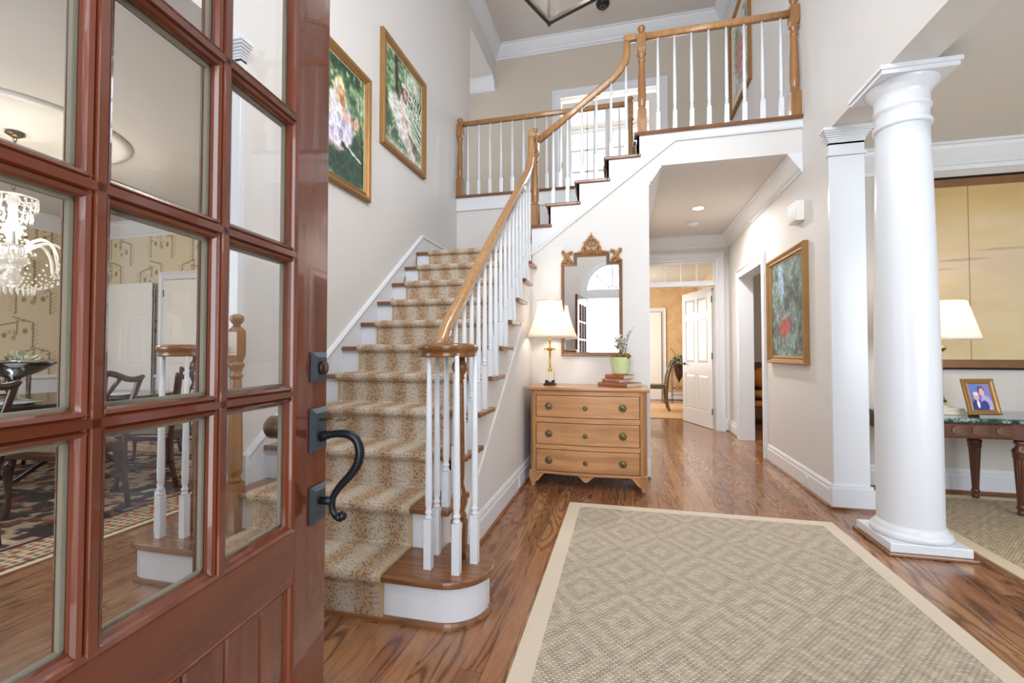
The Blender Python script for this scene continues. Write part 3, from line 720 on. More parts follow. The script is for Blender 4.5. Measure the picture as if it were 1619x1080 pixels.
# left short railing of the starting step
r3 = thing('stair_railing', 'short oak railing with round cap at the dining side of the starting step', 'stair railing', (-2.27, 1.95, .199))
volute(-2.29, 1.985, r3); start_newel(-2.24, 2.0, r3)
for x, y in ((-2.40, 1.93), (-2.32, 1.87), (-2.20, 1.90)): baluster(x, y, zt(1), 1.13, r3, .215)
rail([(-2.2, 2.0, 1.157), (-2.15, 2.03, 1.18), (-2.07, 2.05, 1.235)], (.55, -.83, 0), parent=r3)
newel(-2.04, 2.05, zt(1), 1.16, r3, .25, hb=.034)

# ============================================================ COLUMN
cx_, cy_ = 1.66, 3.232
t = thing('column', 'tall white round column on square plinth beside the living room rug', 'column', (cx_, cy_, 0))
MB().box(cx_ - .195, cx_ + .195, cy_ - .195, cy_ + .195, .02, .07).build('plinth', 'white_gloss', t, .004)
MB().box(cx_ - .213, cx_ + .213, cy_ - .213, cy_ + .213, 0, .02).build('shoe', 'oak_tread', t, .005)
MB().lathe([(.19, .07), (.197, .085), (.19, .105), (.178, .112), (.178, .118), (.165, .13), (.160, .145)], (cx_, cy_, 0), 48).build('base_ring', 'white_gloss', t)
pr = [(.158, .14)] + [(.158 - .028 * max(0, (i / 14 - .25) / .75) ** 1.6, .15 + i / 14 * 2.36) for i in range(15)]
MB().lathe(pr, (cx_, cy_, 0), 56).build('shaft', 'white_gloss', t)
MB().lathe([(.13, 2.50), (.142, 2.508), (.145, 2.52), (.142, 2.532), (.131, 2.54), (.131, 2.605), (.14, 2.61), (.142, 2.62), (.137, 2.632), (.134, 2.64), (.134, 2.70), (.142, 2.708), (.15, 2.72), (.165, 2.745), (.178, 2.757), (.178, 2.765)], (cx_, cy_, 0), 56).build('capital', 'white_gloss', t)
MB().box(cx_ - .19, cx_ + .19, cy_ - .19, cy_ + .19, 2.765, 2.79).box(cx_ - .2, cx_ + .2, cy_ - .2, cy_ + .2, 2.79, 2.815).build('abacus', 'white_gloss', t)

# ============================================================ FRONT DOOR
FD = thing('front_door', 'open reddish wooden glazed entrance door with dark iron handle', 'door')
T_ = .045; W_ = .914; HT = 2.13
vx = [.13, .13 + .2175, .13 + .436, W_ - .13]; vx = [.134, .351, .569, .784]; hz = [.7475, 1.056, 1.370, 1.681, 1.995]
MB().box(0, vx[0], 0, T_, .008, HT).build('stile', 'mahogany', FD, .003); MB().box(vx[3], W_, 0, T_, .008, HT).build('stile', 'mahogany', FD, .003)
MB().box(vx[0], vx[3], 0, T_, hz[4], HT).build('top_rail', 'mahogany_cross', FD); MB().box(vx[0], vx[3], 0, T_, .64, hz[0]).build('lock_rail', 'mahogany_cross', FD)
MB().box(vx[0], vx[3], 0, T_, .008, .22).build('bottom_rail', 'mahogany_cross', FD)
OG = [(0, 0), (0, .016), (.004, .0165), (.010, .014), (.012, .009), (.015, .007), (.018, .002), (.019, -.004), (.019, -.006), (0, -.006)]
def mun(a, b):   # muntin from a to b, both faces
    a, b = Vector(a), Vector(b); m = MB()
    half = [(-.019, .017), (-.019, .010), (-.016, .004), (-.011, .001), (-.008, .004), (-.006, -.002), (.006, -.002), (.008, .004), (.011, .001), (.016, .004), (.019, .010), (.019, .017)]
    m.sweep([a, b], [(p, -q) for p, q in half], (0, -1, 0)); m.sweep([a, b], [(p, q - .045) for p, q in half], (0, -1, 0)); return m
for x in vx[1:3]: mun((x, 0, hz[0]), (x, 0, hz[4])).build('muntin', 'mahogany', FD)
for z in hz[1:4]: mun((vx[0], 0, z), (vx[3], 0, z)).build('muntin', 'mahogany_cross', FD)
# sticking around the whole lite opening and the panel
for z0, z1 in ((hz[0], hz[4]), (.22, .64)):
    p = [(vx[0], 0, z0), (vx[3], 0, z0), (vx[3], 0, z1), (vx[0], 0, z1)]
    MB().sweep(p, [(0, .001), (.004, .003), (.010, -.001), (.013, -.006), (.018, -.010), (.02, -.017), (0, -.017)], (0, -1, 0), True).build('moulding', 'mahogany', FD)
for i in range(3):
    for j in range(4):
        x0, x1, z0, z1 = vx[i] + .001, vx[i + 1] - .001, hz[j] + .001, hz[j + 1] - .001
        g = MB().box(x0, x1, .0172, .0192, z0, z1).box(x0, x1, .0262, .0278, z0, z1).build('glass_pane', 'clear_pane', FD)
        e = .017
        MB().box(x0 + e, x0 + e + .006, .0192, .0262, z0 + e, z1 - e).box(x1 - e - .006, x1 - e, .0192, .0262, z0 + e, z1 - e).box(x0 + e, x1 - e, .0192, .0262, z0 + e, z0 + e + .006).box(x0 + e, x1 - e, .0192, .0262, z1 - e - .006, z1 - e).build('spacer', 'spacer_grey' if 'spacer_grey' in MATS else plain('spacer_grey', '96907f', .6), g)
nb = 7; bw = (vx[3] - vx[0]) / nb
m = MB().box(vx[0], vx[3], .018, .034, .22, .64)
for i in range(nb):
    x0 = vx[0] + i * bw; m.prism([(x0 + .001, .018), (x0 + .006, .011), (x0 + bw - .006, .011), (x0 + bw - .001, .018)], 'XY', .22, .64)
m.build('plank_panel', 'mahogany', FD)
# hardware
def plate(x, z, wx, hz_, name='escutcheon'):
    m = MB(); f = .009
    vs = [(x - wx, -.002, z - hz_), (x + wx, -.002, z - hz_), (x + wx, -.002, z + hz_), (x - wx, -.002, z + hz_)]
    vs += [(a, -.006, b) for a, _, b in vs]; q = .012
    vs += [(x + (a - x) / wx * (wx - q), -.013, z + (b - z) / hz_ * (hz_ - q)) for a, _, b in vs[:4]]
    fs = [(0, 1, 5, 4), (1, 2, 6, 5), (2, 3, 7, 6), (3, 0, 4, 7), (4, 5, 9, 8), (5, 6, 10, 9), (6, 7, 11, 10), (7, 4, 8, 11), (8, 9, 10, 11), (3, 2, 1, 0)]
    return m.add(vs, fs).build(name, 'pewter_iron', FD)
hx_ = W_ - .044
pz = plate(hx_, 1.114, .032, .036, 'deadbolt_plate'); MB().lathe([(.017, -.013), (.016, -.021), (.003, -.022)], (hx_, 0, 1.112), 20, 'Y').build('lock_cylinder', 'dark_bronze', pz)
MB().box(hx_ - .0012, hx_ + .0012, -.0235, -.022, 1.106, 1.120).build('keyway', 'brass', pz)
plate(hx_, .963, .034, .052); plate(hx_, .783, .032, .045)
Y0 = -.012
P = bez((hx_, Y0, .945), (hx_, -.055, .955), (hx_, -.105, .965), (hx_, -.112, .915), 10) + bez((hx_, -.112, .915), (hx_, -.117, .86), (hx_, -.062, .84), (hx_, -.045, .80), 10)[1:] + bez((hx_, -.045, .80), (hx_, -.036, .775), (hx_, -.046, .748), (hx_, -.066, .752), 6)[1:]
rs = [.008 + .003 * math.sin(PI * min(1, i / 20)) for i in range(len(P))]; rs[-1] = .012; rs[-2] = .010; rs[0] = .014; rs[1] = .011
MB().tube(P, rs, 14).ball((hx_, -.068, .755), .0115).tube([(hx_, -.012, .79), (hx_, -.045, .79)], .010, 12).build('pull_handle', 'black_iron', FD)
MB().tube([(hx_, -.013, .985), (hx_, -.04, .99), (hx_, -.062, .987)], [.004, .003, .004], 8).box(hx_ - .009, hx_ + .009, -.075, -.055, .984, .989).build('thumb_latch', 'antique_brass', FD)
MB().lathe([(.026, T_), (.026, T_ + .006), (.010, T_ + .01), (.010, T_ + .035), (.02, T_ + .04), (.028, T_ + .055), (.028, T_ + .075), (.018, T_ + .086), (.002, T_ + .088)], (hx_, 0, .965), 20, 'Y').build('inside_knob', 'antique_brass', FD)
for z in (.25, 1.05, 1.85): MB().tube([(-.006, -.004 + T_ , z - .05), (-.006, -.004 + T_, z + .05)], .007, 10).build('hinge', 'brass', FD)
ang = math.radians(5.75)
FD.location = (-.733 + .914 * math.sin(ang), 1.017 - .914 * math.cos(ang), 0); FD.rotation_euler.z = R(90) + ang
# door frame and fanlight
st('trim_door_frame', MB().box(DX0 + .001, DX0 + .012, -.12, YF, 0, DZ).box(DX1 - .03, DX1, -.12, YF, 0, DZ).box(DX0, DX1, -.12, YF, DZ, ZS - .0), 'white_trim')
m = MB().sweep([(DX0, YF, 0), (DX0, YF, ZS)] + [(x, YF, z) for x, z in arch(cxd, ZS, FR, a0=PI, a1=0)][1:-1] + [(DX1, YF, ZS), (DX1, YF, 0)], [(a, b) for a, b in [(0, 0), (0, .02), (-.02, .026), (-.09, .02), (-.11, .03), (-.12, .03), (-.12, 0)]], (0, 1, 0))
st('trim_casing_front', m, 'white_trim')
t = st('window_2', MB().sweep([(x, 0, z) for x, z in arch(cxd, ZS, FR - .002, a0=PI, a1=0)], [(0, -.02), (.04, -.02), (.04, .02), (0, .02)], (0, -1, 0)), 'white_trim')
m = MB().box(DX0 + .02, DX1 - .02, -.02, .02, ZS, ZS + .03)
for a in (45, 90, 135): m.tube([(cxd + .06 * math.cos(R(a)), 0, ZS + .06 * math.sin(R(a))), (cxd + (FR - .03) * math.cos(R(a)), 0, ZS + (FR - .03) * math.sin(R(a)))], .012, 6, False)
m.sweep([(x, 0, z) for x, z in arch(cxd, ZS, .08, 12, PI, 0)], [(0, -.012), (.02, -.012), (.02, .012), (0, .012)], (0, -1, 0)); m.build('glazing_bars', 'white_trim', t)
MB().prism(arch(cxd, ZS, FR - .04), 'XZ', -.003, .003).build('pane', 'clear_pane', t)
# unseen front windows, added to go with the fill lights (dining, living, upper foyer)
def window(name, x0, x1, z0, z1, nx, nz, y=0.0, d='Y'):
    f = .05; m = MB()
    def B(a0, a1, z0_, z1_, w_=.03):
        if d == 'Y': m.box(a0, a1, y - w_, y + w_, z0_, z1_)
        else: m.box(y - w_, y + w_, a0, a1, z0_, z1_)
    B(x0, x0 + f, z0, z1); B(x1 - f, x1, z0, z1); B(x0 + f, x1 - f, z0, z0 + f); B(x0 + f, x1 - f, z1 - f, z1)
    for i in range(1, nx): c = x0 + (x1 - x0) * i / nx; B(c - .01, c + .01, z0 + f, z1 - f, .012)
    for i in range(1, nz): c = z0 + (z1 - z0) * i / nz; B(x0 + f, x1 - f, c - .01, c + .01, .011)
    t = st(name, m, 'white_trim'); m = MB(); B(x0 + f, x1 - f, z0 + f, z1 - f, .002); m.build('pane', 'clear_pane', t)
    return t
window('unseen_window_3', -6, -3.4, .7, 2.5, 6, 4); window('unseen_window_4', 2.1, 4.6, .7, 2.5, 6, 4); window('unseen_window_5', -1.7, 1.1, 3.4, 5.5, 6, 4)
window('unseen_window_8', 6.2, 7.2, 3.9, 5.5, 3, 4, -3.58, 'X')  # unseen corridor window, added along with the corridor fill
window('window_6', -1.2, .9, 3.9, 5.8, 4, 4, 9.55); window('unseen_window_7', 9.0, 10.8, .75, 2.45, 4, 4, -1.55, 'X')  # the breakfast room one is unseen, added to go with its fill

# ============================================================ CHEST OF DRAWERS
CX, CY0 = -.30, 3.86
ch = thing('chest_of_drawers', 'light walnut three-drawer chest with round brass pulls against the stair wall', 'chest of drawers', (CX, 4.09, 0))
x0, x1, yf, yb = -.79, .19, 3.875, 4.325
def bow(u, d=.022): return -d * (math.sin(PI * u) ** 2 if 0 else math.cos((u - .5) * PI * 2) * .5 + .5)
def front(xa, xb, y, z0, z1, th=.02, n=16, lip=0):
    m = MB(); F = []; B = []
    for i in range(n + 1):
        x = xa + (xb - xa) * i / n; u = (x - x0) / (x1 - x0); F.append((x, y + bow(u))); 
    P = F + [(xb, y + th + .03), (xa, y + th + .03)]
    return m.prism(P, 'XY', z0, z1)
# carcass with canted corner stiles
P = [(x0, yb), (x0, yf + .06), (x0 + .05, yf + .012), (x1 - .05, yf + .012), (x1, yf + .06), (x1, yb)]
MB().prism(P, 'XY', .14, .822).build('body', 'walnut_upright', ch, .002)
for sx, xa in ((1, x0), (-1, x1)):
    m = MB(); a, b = xa, xa + sx * .058
    m.prism([(a, yf + .062), (a + sx * .008, yf + .03), (a + sx * .03, yf - .002), (b, yf - .008), (b, yf + .03), (a + sx * .02, yf + .07)], 'XY', .12, .822)
    m.build('corner_stile', 'walnut_upright', ch, .004)
for z0_, z1_ in ((.785, .822), (.552, .596), (.326, .366), (.118, .14)): front(x0 + .055, x1 - .055, yf - .004, z0_, z1_).build('rail', 'walnut_light', ch, .004)
# top
n = 18; F = [(x0 - .02 + (x1 - x0 + .04) * i / n, yf - .028 + bow(i / n, .02)) for i in range(n + 1)]
MB().prism(F + [(x1 + .02, 4.335), (x0 - .02, 4.335)], 'XY', .829, .852).prism([(a, b + .012) for a, b in F] + [(x1 + .01, 4.33), (x0 + .01, 4.33)], 'XY', .820, .829).build('top', 'walnut_light', ch, .006)
for z0_, z1_ in ((.60, .78), (.37, .548), (.145, .322)):
    d = front(x0 + .064, x1 - .064, yf - .012, z0_, z1_).build('drawer', 'walnut_light', ch, .005)
    zc = (z0_ + z1_) / 2
    for fx in (.175, .80):
        x = x0 + fx * (x1 - x0); y = yf - .012 + bow(fx)
        pu = MB().lathe([(.001, y - .010), (.008, y - .009), (.011, y - .005), (.018, y - .004), (.028, y - .005), (.032, y - .003), (.033, y + .001)], (x, 0, zc), 28, 'Y')
        for q in range(12): pu.ball((x + .0245 * math.cos(q * PI / 6), y - .006, zc + .0245 * math.sin(q * PI / 6)), .0042, 8, 5)
        pu.build('drawer_pull', 'antique_brass', d)
    x = x0 + .49 * (x1 - x0); y = yf - .012 + bow(.49)
    e = MB().lathe([(.001, y - .006), (.006, y - .004), (.013, y - .006), (.02, y - .004), (.021, y + .001)], (x, 0, zc - .008), 24, 'Y')
    e.box(x - .002, x + .002, y - .010, y - .004, zc - .018, zc - .002).build('keyhole_escutcheon', 'antique_brass', d)
# scalloped apron
ap = []
L = x1 - x0 - .11
for i in range(41):
    u = i / 40; x = x0 + .055 + L * u; e = min(u, 1 - u)
    z = .045 + (.118 - .045) * sst(0.0, .11, e) if False else .118 - .075 * float(1 - sst(0, .10, e))
    z = min(z, .118 - .012 * math.sin(PI * u))
    c = abs(u - .49); z -= .058 * max(0, 1 - c / .07) ** .8
    ap.append((x, z))
pl = [(x0 + .055, .14)] + ap + [(x1 - .055, .14)]
MB().prism(pl, 'XZ', yf + .0, yf + .024).build('apron', 'walnut_light', ch, .002)
for sx, xa in ((1, x0), (-1, x1)):
    for yy, nm in ((yf + .03, 'foot'), (yb - .04, 'foot')):
        q = [(xa - sx * .0, .14), (xa - sx * .004, .10), (xa + sx * .0, .06), (xa + sx * .012, .03), (xa + sx * .012, 0.0), (xa + sx * .048, 0.0), (xa + sx * .052, .03), (xa + sx * .064, .06), (xa + sx * .085, .10), (xa + sx * .11, .118), (xa + sx * .11, .14)]
        MB().prism(q, 'XZ', yy - .032, yy + .03).build('foot', 'walnut_upright', ch, .008)

# ============================================================ MIRROR
mr_ = thing('wall_mirror', 'stepped-top wall mirror with carved gilt crest above the chest', 'mirror', (-.285, YW, 1.12))
OUT = [(-.572, 1.118), (-.003, 1.118), (-.003, 2.0), (-.118, 2.0), (-.118, 2.083), (-.452, 2.083), (-.452, 2.0), (-.572, 2.0)]
MF = [(0, 0), (0, .022), (.006, .03), (.014, .026), (.022, .018), (.028, .02), (.032, .012), (.032, 0)]
MB().sweep([(x, YW, z) for x, z in OUT], MF, (0, -1, 0), True).build('frame', 'mirror_frame', mr_)
MB().prism([(x + (.02 if x < -.3 else -.02), z + (.02 if z < 1.2 else -.02)) for x, z in OUT], 'XZ', YW - .013, YW - .002).build('mirror_glass', 'mirror_silver', mr_)
yo = YW - .02
def scroll(pts, r, m): m.tube([(x, yo, z) for x, z in pts], [q * 1.3 for q in r], 8); return m
def spiral(cx, cz, r0, a0, a1, sgn=1, n=12): return [(cx + sgn * r0 * (1 - .7 * i / n) * math.cos(a0 + (a1 - a0) * i / n), cz + r0 * (1 - .7 * i / n) * math.sin(a0 + (a1 - a0) * i / n)) for i in range(n + 1)]
m = MB(); cx, cz = -.285, 2.085
for s_ in (-1, 1):
    X = lambda p: [(cx + s_ * a, cz + b) for a, b in p]
    scroll(X([(.012, .012), (.04, .035), (.058, .07), (.056, .10), (.04, .122), (.015, .132)]), [.006, .008, .010, .010, .009, .006], m)
    scroll(X([(.015, .06), (.03, .085), (.028, .11), (.01, .12)]), [.004, .006, .006, .004], m)
    scroll(X([(.06, .012), (.075, .03), (.082, .05), (.075, .066), (.062, .062), (.064, .048)]), [.007, .008, .009, .008, .006, .004], m)
    scroll(X([(.055, .02), (.09, .018), (.125, .008), (.165, .004)]), [.009, .010, .008, .003], m)
    scroll(X([(.03, .002), (.05, .03), (.045, .055)]), [.006, .007, .004], m)
    for a, b, r_ in ((.062, .10, .012), (.078, .045, .010), (.035, .128, .011), (.02, .02, .014)): m.ball((cx + s_ * a, yo - .004, cz + b), r_, 8, 6, (1, .6, 1))
m.tube([(cx, yo, cz), (cx, yo, cz + .05), (cx, yo, cz + .09)], [.012, .007, .011], 8)
for a, b, r_ in ((0, .035, .012), (0, .10, .010), (0, .135, .014), (0, .165, .011), (0, .187, .006)): m.ball((cx + a, yo - .004, cz + b), r_, 8, 6, (1, .6, 1.25))
for s_ in (-1, 1):
    for a in (.012, .022): m.ball((cx + s_ * a, yo, cz + .158 - a * .3), .007, 8, 6, (1.4, .6, .8))
m.box(cx - .10, cx + .10, YW - .02, YW - .008, cz - .004, cz + .012)
m.build('crest', 'gold_carved', mr_)
for sx, xc in ((-1, -.512), (1, -.058)):
    m = MB()
    X = lambda p: [(xc + sx * a, 2.0 + b) for a, b in p]
    scroll(X([(-.045, .085), (-.03, .105), (-.012, .095), (-.005, .07), (.01, .05), (.03, .02), (.058, .006)]), [.006, .009, .010, .012, .011, .008, .003], m)
    scroll(X([(-.045, .01), (-.02, .03), (-.002, .055), (.018, .085), (.036, .10), (.046, .088)]), [.008, .010, .012, .010, .010, .006], m)
    scroll(X([(.05, .0), (.03, .012), (.0, .01)]), [.003, .007, .007], m)
    for a, b, r_ in ((-.04, .10, .012), (.038, .106, .013), (.0, .065, .015), (.012, .03, .012), (-.02, .04, .010), (.02, .075, .011)): m.ball((xc + sx * a, yo - .005, 2.0 + b), r_ * 1.35, 8, 6, (1, .6, 1))
    m.build('corner_ornament', 'gold_carved', mr_)

# ============================================================ CHEST TOP: lamp, books, plant
def bellshade(cx, cy, z0, z1, r0, r1_, n=48, scal=.006, waist=.12, flutes=0, th=.002):
    m = MB(); rows = 14; V = []
    for side in (0, 1):
        for i in range(rows + 1):
            t = i / rows; r = r0 + (r1_ - r0) * (t ** (1 - waist * 2.2) if waist else t)
            if waist: r = r1_ + (r0 - r1_) * (1 - t) ** 1.5
            for k in range(n):
                a = 2 * PI * k / n; rr = r * (1 + .012 * (math.cos(a * flutes) if flutes else abs(math.cos(a * 4)))) - side * th
                zz = z0 + (z1 - z0) * t
                if scal: zz += (scal * abs(math.sin(a * 4)) * (1 if t > .5 else -1)) * (1 if (i == rows or i == 0) else .0)
                V.append((cx + rr * math.cos(a), cy + rr * math.sin(a), zz))
    q = (rows + 1) * n; f = []
    for i in range(rows):
        for k in range(n):
            a, b = i * n + k, i * n + (k + 1) % n; f += [(a, b, b + n, a + n), (q + a, q + a + n, q + b + n, q + b)]
    for k in range(n): b = (k + 1) % n; f += [(k, q + k, q + b, b), (rows * n + k, rows * n + b, q + rows * n + b, q + rows * n + k)]
    return m.add(V, f, True)
lx, ly, lz = -.645, 4.10, .852
lp = thing('table_lamp', 'brass stick lamp with bell shade and square crystal base on the chest', 'lamp', (lx, ly, lz))
MB().box(lx - .052, lx + .052, ly - .052, ly + .052, lz, lz + .018).box(lx - .04, lx + .04, ly - .04, ly + .04, lz + .018, lz + .028).build('base', 'dark_bronze', lp, .003)
for a, b in ((-1, -1), (-1, 1), (1, -1), (1, 1)): MB().ball((lx + a * .03, ly + b * .03, lz + .036), .012, 10, 6).build('ball_foot', 'dark_bronze', lp)
MB().box(lx - .04, lx + .04, ly - .04, ly + .04, lz + .046, lz + .125).build('crystal_cube', 'cream_stone', lp, .004)
MB().lathe([(.02, lz + .125), (.022, lz + .135), (.012, lz + .142), (.014, lz + .15), (.009, lz + .16), (.010, lz + .30), (.015, lz + .315), (.009, lz + .325), (.008, lz + .40), (.014, lz + .41), (.008, lz + .42), (.008, lz + .46), (.016, lz + .47), (.016, lz + .52)], (lx, ly, 0), 20).build('stem', 'brass', lp)
m = MB()
for q in range(6):
    a = q * PI / 3; c_, s_ = math.cos(a), math.sin(a)
    m.tube([(lx + c_ * .008, ly + s_ * .008, lz + .31), (lx + c_ * .03, ly + s_ * .03, lz + .335), (lx + c_ * .048, ly + s_ * .048, lz + .33), (lx + c_ * .055, ly + s_ * .055, lz + .312)], [.005, .007, .005, .002], 6)
m.build('leaf_collar', 'brass', lp)
m = MB()
for q in range(6):
    a = q * PI / 3 + .2; x, y = lx + .05 * math.cos(a), ly + .05 * math.sin(a)
    MB().lathe([(.001, lz + .24), (.005, lz + .25), (.002, lz + .30), (.001, lz + .31)], (x, y, 0), 6, smooth=False).build('crystal_drop', 'crystal', lp)
bellshade(lx, ly, lz + .435, lz + .765, .205, .108).build('lamp_shade', 'lamp_silk', lp)
for zc, rr in ((lz + .438, .207), (lz + .765, .111)): MB().tube([(lx + rr * math.cos(k * PI / 24), ly + rr * math.sin(k * PI / 24), zc) for k in range(48)], .0035, 6, closed=True).build('shade_trim', 'lamp_silk', lp)
MB().ball((lx, ly, lz + .58), .028, 12, 8, (1, 1, 1.3)).build('light_bulb', 'bulb_glow', lp)
bulb('lamp_bulb_light', (lx, ly, lz + .62), 6, (1, .88, .72), r=.05)

def book(lab, x, y, z, L_, D_, H_, rz, mat, group='old leather books on the chest'):
    t = thing('book', lab, 'book', (0, 0, 0), 0, group)
    m = MB().box(-L_ / 2, L_ / 2, -D_ / 2, D_ / 2, 0, .003).box(-L_ / 2, L_ / 2, -D_ / 2, D_ / 2, H_ - .003, H_)
    m.prism([(-D_ / 2 - .004, .004), (-D_ / 2 - .007, H_ / 2), (-D_ / 2 - .004, H_ - .004), (-D_ / 2 + .003, H_), (-D_ / 2 + .003, 0)], 'YZ', -L_ / 2, L_ / 2)
    m.build('cover', mat, t, .001)
    for q in (-.32, -.1, .12, .33): MB().box(L_ * q - .002, L_ * q + .002, -D_ / 2 - .0085, -D_ / 2 - .004, .002, H_ - .002).build('spine_band', 'gold_dull', t)
    MB().box(-L_ / 2 + .004, L_ / 2 - .004, -D_ / 2 + .003, D_ / 2 - .004, .0031, H_ - .0031).build('pages', 'book_pages', t)
    t.location = (x, y, z); t.rotation_euler.z = R(rz)
bz = .8525
book('large brown leather book at the bottom of the stack on the chest', -.03, 4.10, bz, .30, .22, .036, -35, 'leather_brown')
book('tan leather book in the middle of the stack, under the rust one', -.055, 4.11, bz + .0365, .20, .15, .030, -42, 'leather_tan')
book('rust leather book topmost of the stack, beneath the green pot', -.03, 4.11, bz + .067, .20, .145, .036, -38, 'leather_rust')
book('small brown leather book lying behind the middle of the stack', -.165, 4.155, bz + .0365, .12, .085, .027, -50, 'leather_brown') if False else None
px_, py_, pz_ = -.022, 4.11, bz + .1035
pt = thing('potted_plant', 'ribbed yellow-green pot of moss and blossom twigs standing on the books', 'potted plant', (px_, py_, pz_))
pr = [(.05, pz_)]
for i in range(15):
    t = i / 14; r_ = .066 + .024 * t ** .7; pr += [(r_ - .002, pz_ + .004 + .135 * t), (r_ + .003, pz_ + .004 + .135 * t + .004)]
pr += [(.092, pz_ + .15), (.082, pz_ + .15), (.08, pz_ + .12)]
MB().lathe(pr, (px_, py_, 0), 36).build('pot', 'green_glaze', pt)
m = MB(); rnd = random.Random(3)
for i in range(26):
    a = rnd.uniform(0, 2 * PI); r_ = rnd.uniform(0, .078) ; m.ball((px_ + r_ * math.cos(a), py_ + r_ * math.sin(a), pz_ + .152 + rnd.uniform(0, .012)), rnd.uniform(.016, .026), 8, 6)
m.build('moss', 'moss', pt)
m = MB()
for i in range(60):
    a = rnd.uniform(0, 2 * PI); h = rnd.uniform(.03, .15); r_ = rnd.uniform(.01, .05) * (1 - h * 3)+.012; b = Vector((px_ - .0 + r_ * math.cos(a), py_ + r_ * math.sin(a), pz_ + .16 + h))
    d = Vector((math.cos(a) * .03, math.sin(a) * .03, .02 + rnd.uniform(0, .02))); s2 = Vector((-math.sin(a), math.cos(a), 0)) * .008
    m.add([b, b + d * .5 + s2, b + d, b + d * .5 - s2, b + d * .5 + Vector((0, 0, .003))], [(0, 1, 4), (1, 2, 4), (2, 3, 4), (3, 0, 4)])
m.build('leaves', 'pale_leaf', pt)
m = MB(); fl = MB()
def twig(p, d, L_, r_, dep):
    q = Vector(p); pts = [q.copy()]
    for i in range(5):
        d = (d + Vector((rnd.uniform(-.25, .25), rnd.uniform(-.15, .15), rnd.uniform(-.1, .2)))).normalized(); q = q + d * L_ / 5; pts.append(q.copy())
    m.tube(pts, [r_ * (1 - .12 * i) for i in range(6)], 5)
    if dep:
        for i in (2, 3, 5): twig(pts[i], (d + Vector((rnd.uniform(-.9, .9), rnd.uniform(-.4, .4), rnd.uniform(0, .6)))).normalized(), L_ * .55, r_ * .6, dep - 1)
    else:
        for i in range(3): fl.ball(q + Vector((rnd.uniform(-.01, .01),) * 3), rnd.uniform(.004, .007), 6, 4)
twig((px_ + .03, py_, pz_ + .15), Vector((.1, 0, 1)), .13, .005, 0)
twig((px_ + .045, py_, pz_ + .26), Vector((.5, 0, .7)), .09, .003, 2)
m.build('twigs', 'twig', pt)
for i in range(70):
    fl.ball((px_ + rnd.gauss(.0, .026), py_ + rnd.gauss(0, .02), pz_ + .285 + rnd.gauss(0, .03)), rnd.uniform(.005, .009), 6, 4)
fl.build('blossom', 'blossom', pt)
m = MB()
for i in range(5): m.tube([(px_ - .01 + .004 * i, py_, pz_ + .15), (px_ - .025 + .012 * i, py_, pz_ + .30)], .0015, 5)
m.build('stems', 'leaf_green', pt)

# ============================================================ RUGS
def rug(name, label, x0, x1, y0, y1, bw, weave, border, h=.012, poly=None):
    t = thing(name, label, 'rug', ((x0 + x1) / 2, (y0 + y1) / 2, 0))
    MB().box(x0 + bw, x1 - bw, y0 + bw, y1 - bw, .001, h - .001).build('weave', weave, t)
    MB().sweep([(x0, y0, 0), (x1, y0, 0), (x1, y1, 0), (x0, y1, 0)], [(0, .001), (0, h - .002), (.003, h), (bw, h), (bw, .001)], (0, 0, 1), True).build('border', border, t)
    return t
rug('area_rug', 'sisal rug with diamond weave and cream cloth border in the middle of the foyer', -.40, 1.355, 1.05, 3.50, .085, 'sisal_weave', 'rug_border')
rug('area_rug', 'tan sisal rug under the marble-topped table in the living room', 1.95, 5.0, .8, 4.40, .085, 'sisal_tan', 'rug_border_tan')

# ============================================================ PICTURES
def garden(u, v, seed, dark=.5):
    n = fbm(u * 5, v * 6, seed, 5); n2 = fbm(u * 16, v * 18, seed + 9, 3)
    c = lay(np.zeros(u.shape + (3,)) + hx('4f6f4a'), sst(.45, .7, n), '8fae84'); c = lay(c, sst(.55, .35, n) * dark, '23382b')
    c = lay(c, sst(.55, .75, n2) * .7, 'c9dcbb'); c = lay(c, sst(.42, .25, n2) * .6, '2b4a35'); return c
def girl_bench(u, v):
    c = garden(u, v, 3); c = lay(c, sst(.25, 0, v) * .5, '8fa08c')
    c = lay(c, seg(u, v, .27, 1.0, .30, .55, .045), '3d372c'); c = lay(c, blob(u, v, .75, .88, .3, .16, 0, .5, .6, 5), 'c7d6c0')
    for i in range(7):
        c = lay(c, seg(u, v, .52 + .08 * i, .38 + .03 * i, .62 + .08 * i, .75, .012), 'eceee9'); c = lay(c, seg(u, v, .55, .34 + .07 * i, 1.0, .18 + .07 * i, .012), 'e9ebe4')
    c = lay(c, blob(u, v, .22, .45, .16, .14, .3, .4, .6, 2), 'dfe3d8')
    c = lay(c, blob(u, v, .48, .34, .26, .22, -.75, .3, .35, 6), 'f0ece8'); c = lay(c, blob(u, v, .62, .16, .24, .12, -.8, .3, .5, 8), 'eadfd8')
    c = lay(c, blob(u, v, .44, .52, .10, .13, -.2, .25, .3, 3), 'efe9ea'); c = lay(c, blob(u, v, .5, .40, .11, .05, -.7, .3, .3, 3), 'd9b8a8')
    c = lay(c, blob(u, v, .50, .68, .085, .10, .2, .2, .2, 4), '5e4431'); c = lay(c, blob(u, v, .515, .665, .052, .07, .1, .2, .1, 4), 'e0b198'); c = lay(c, blob(u, v, .49, .755, .08, .03, .1, .3, .3, 4), 'f0e6da')
    for i in range(6): c = lay(c, seg(u, v, .6 + .05 * i, .30 - .03 * i, .75 + .04 * i, .12 - .01 * i, .010), ['9a6a4c', '5c5348', 'b08f7c'][i % 3])
    return lay(c, sst(.1, .0, v) * .6, 'd8d2c2')
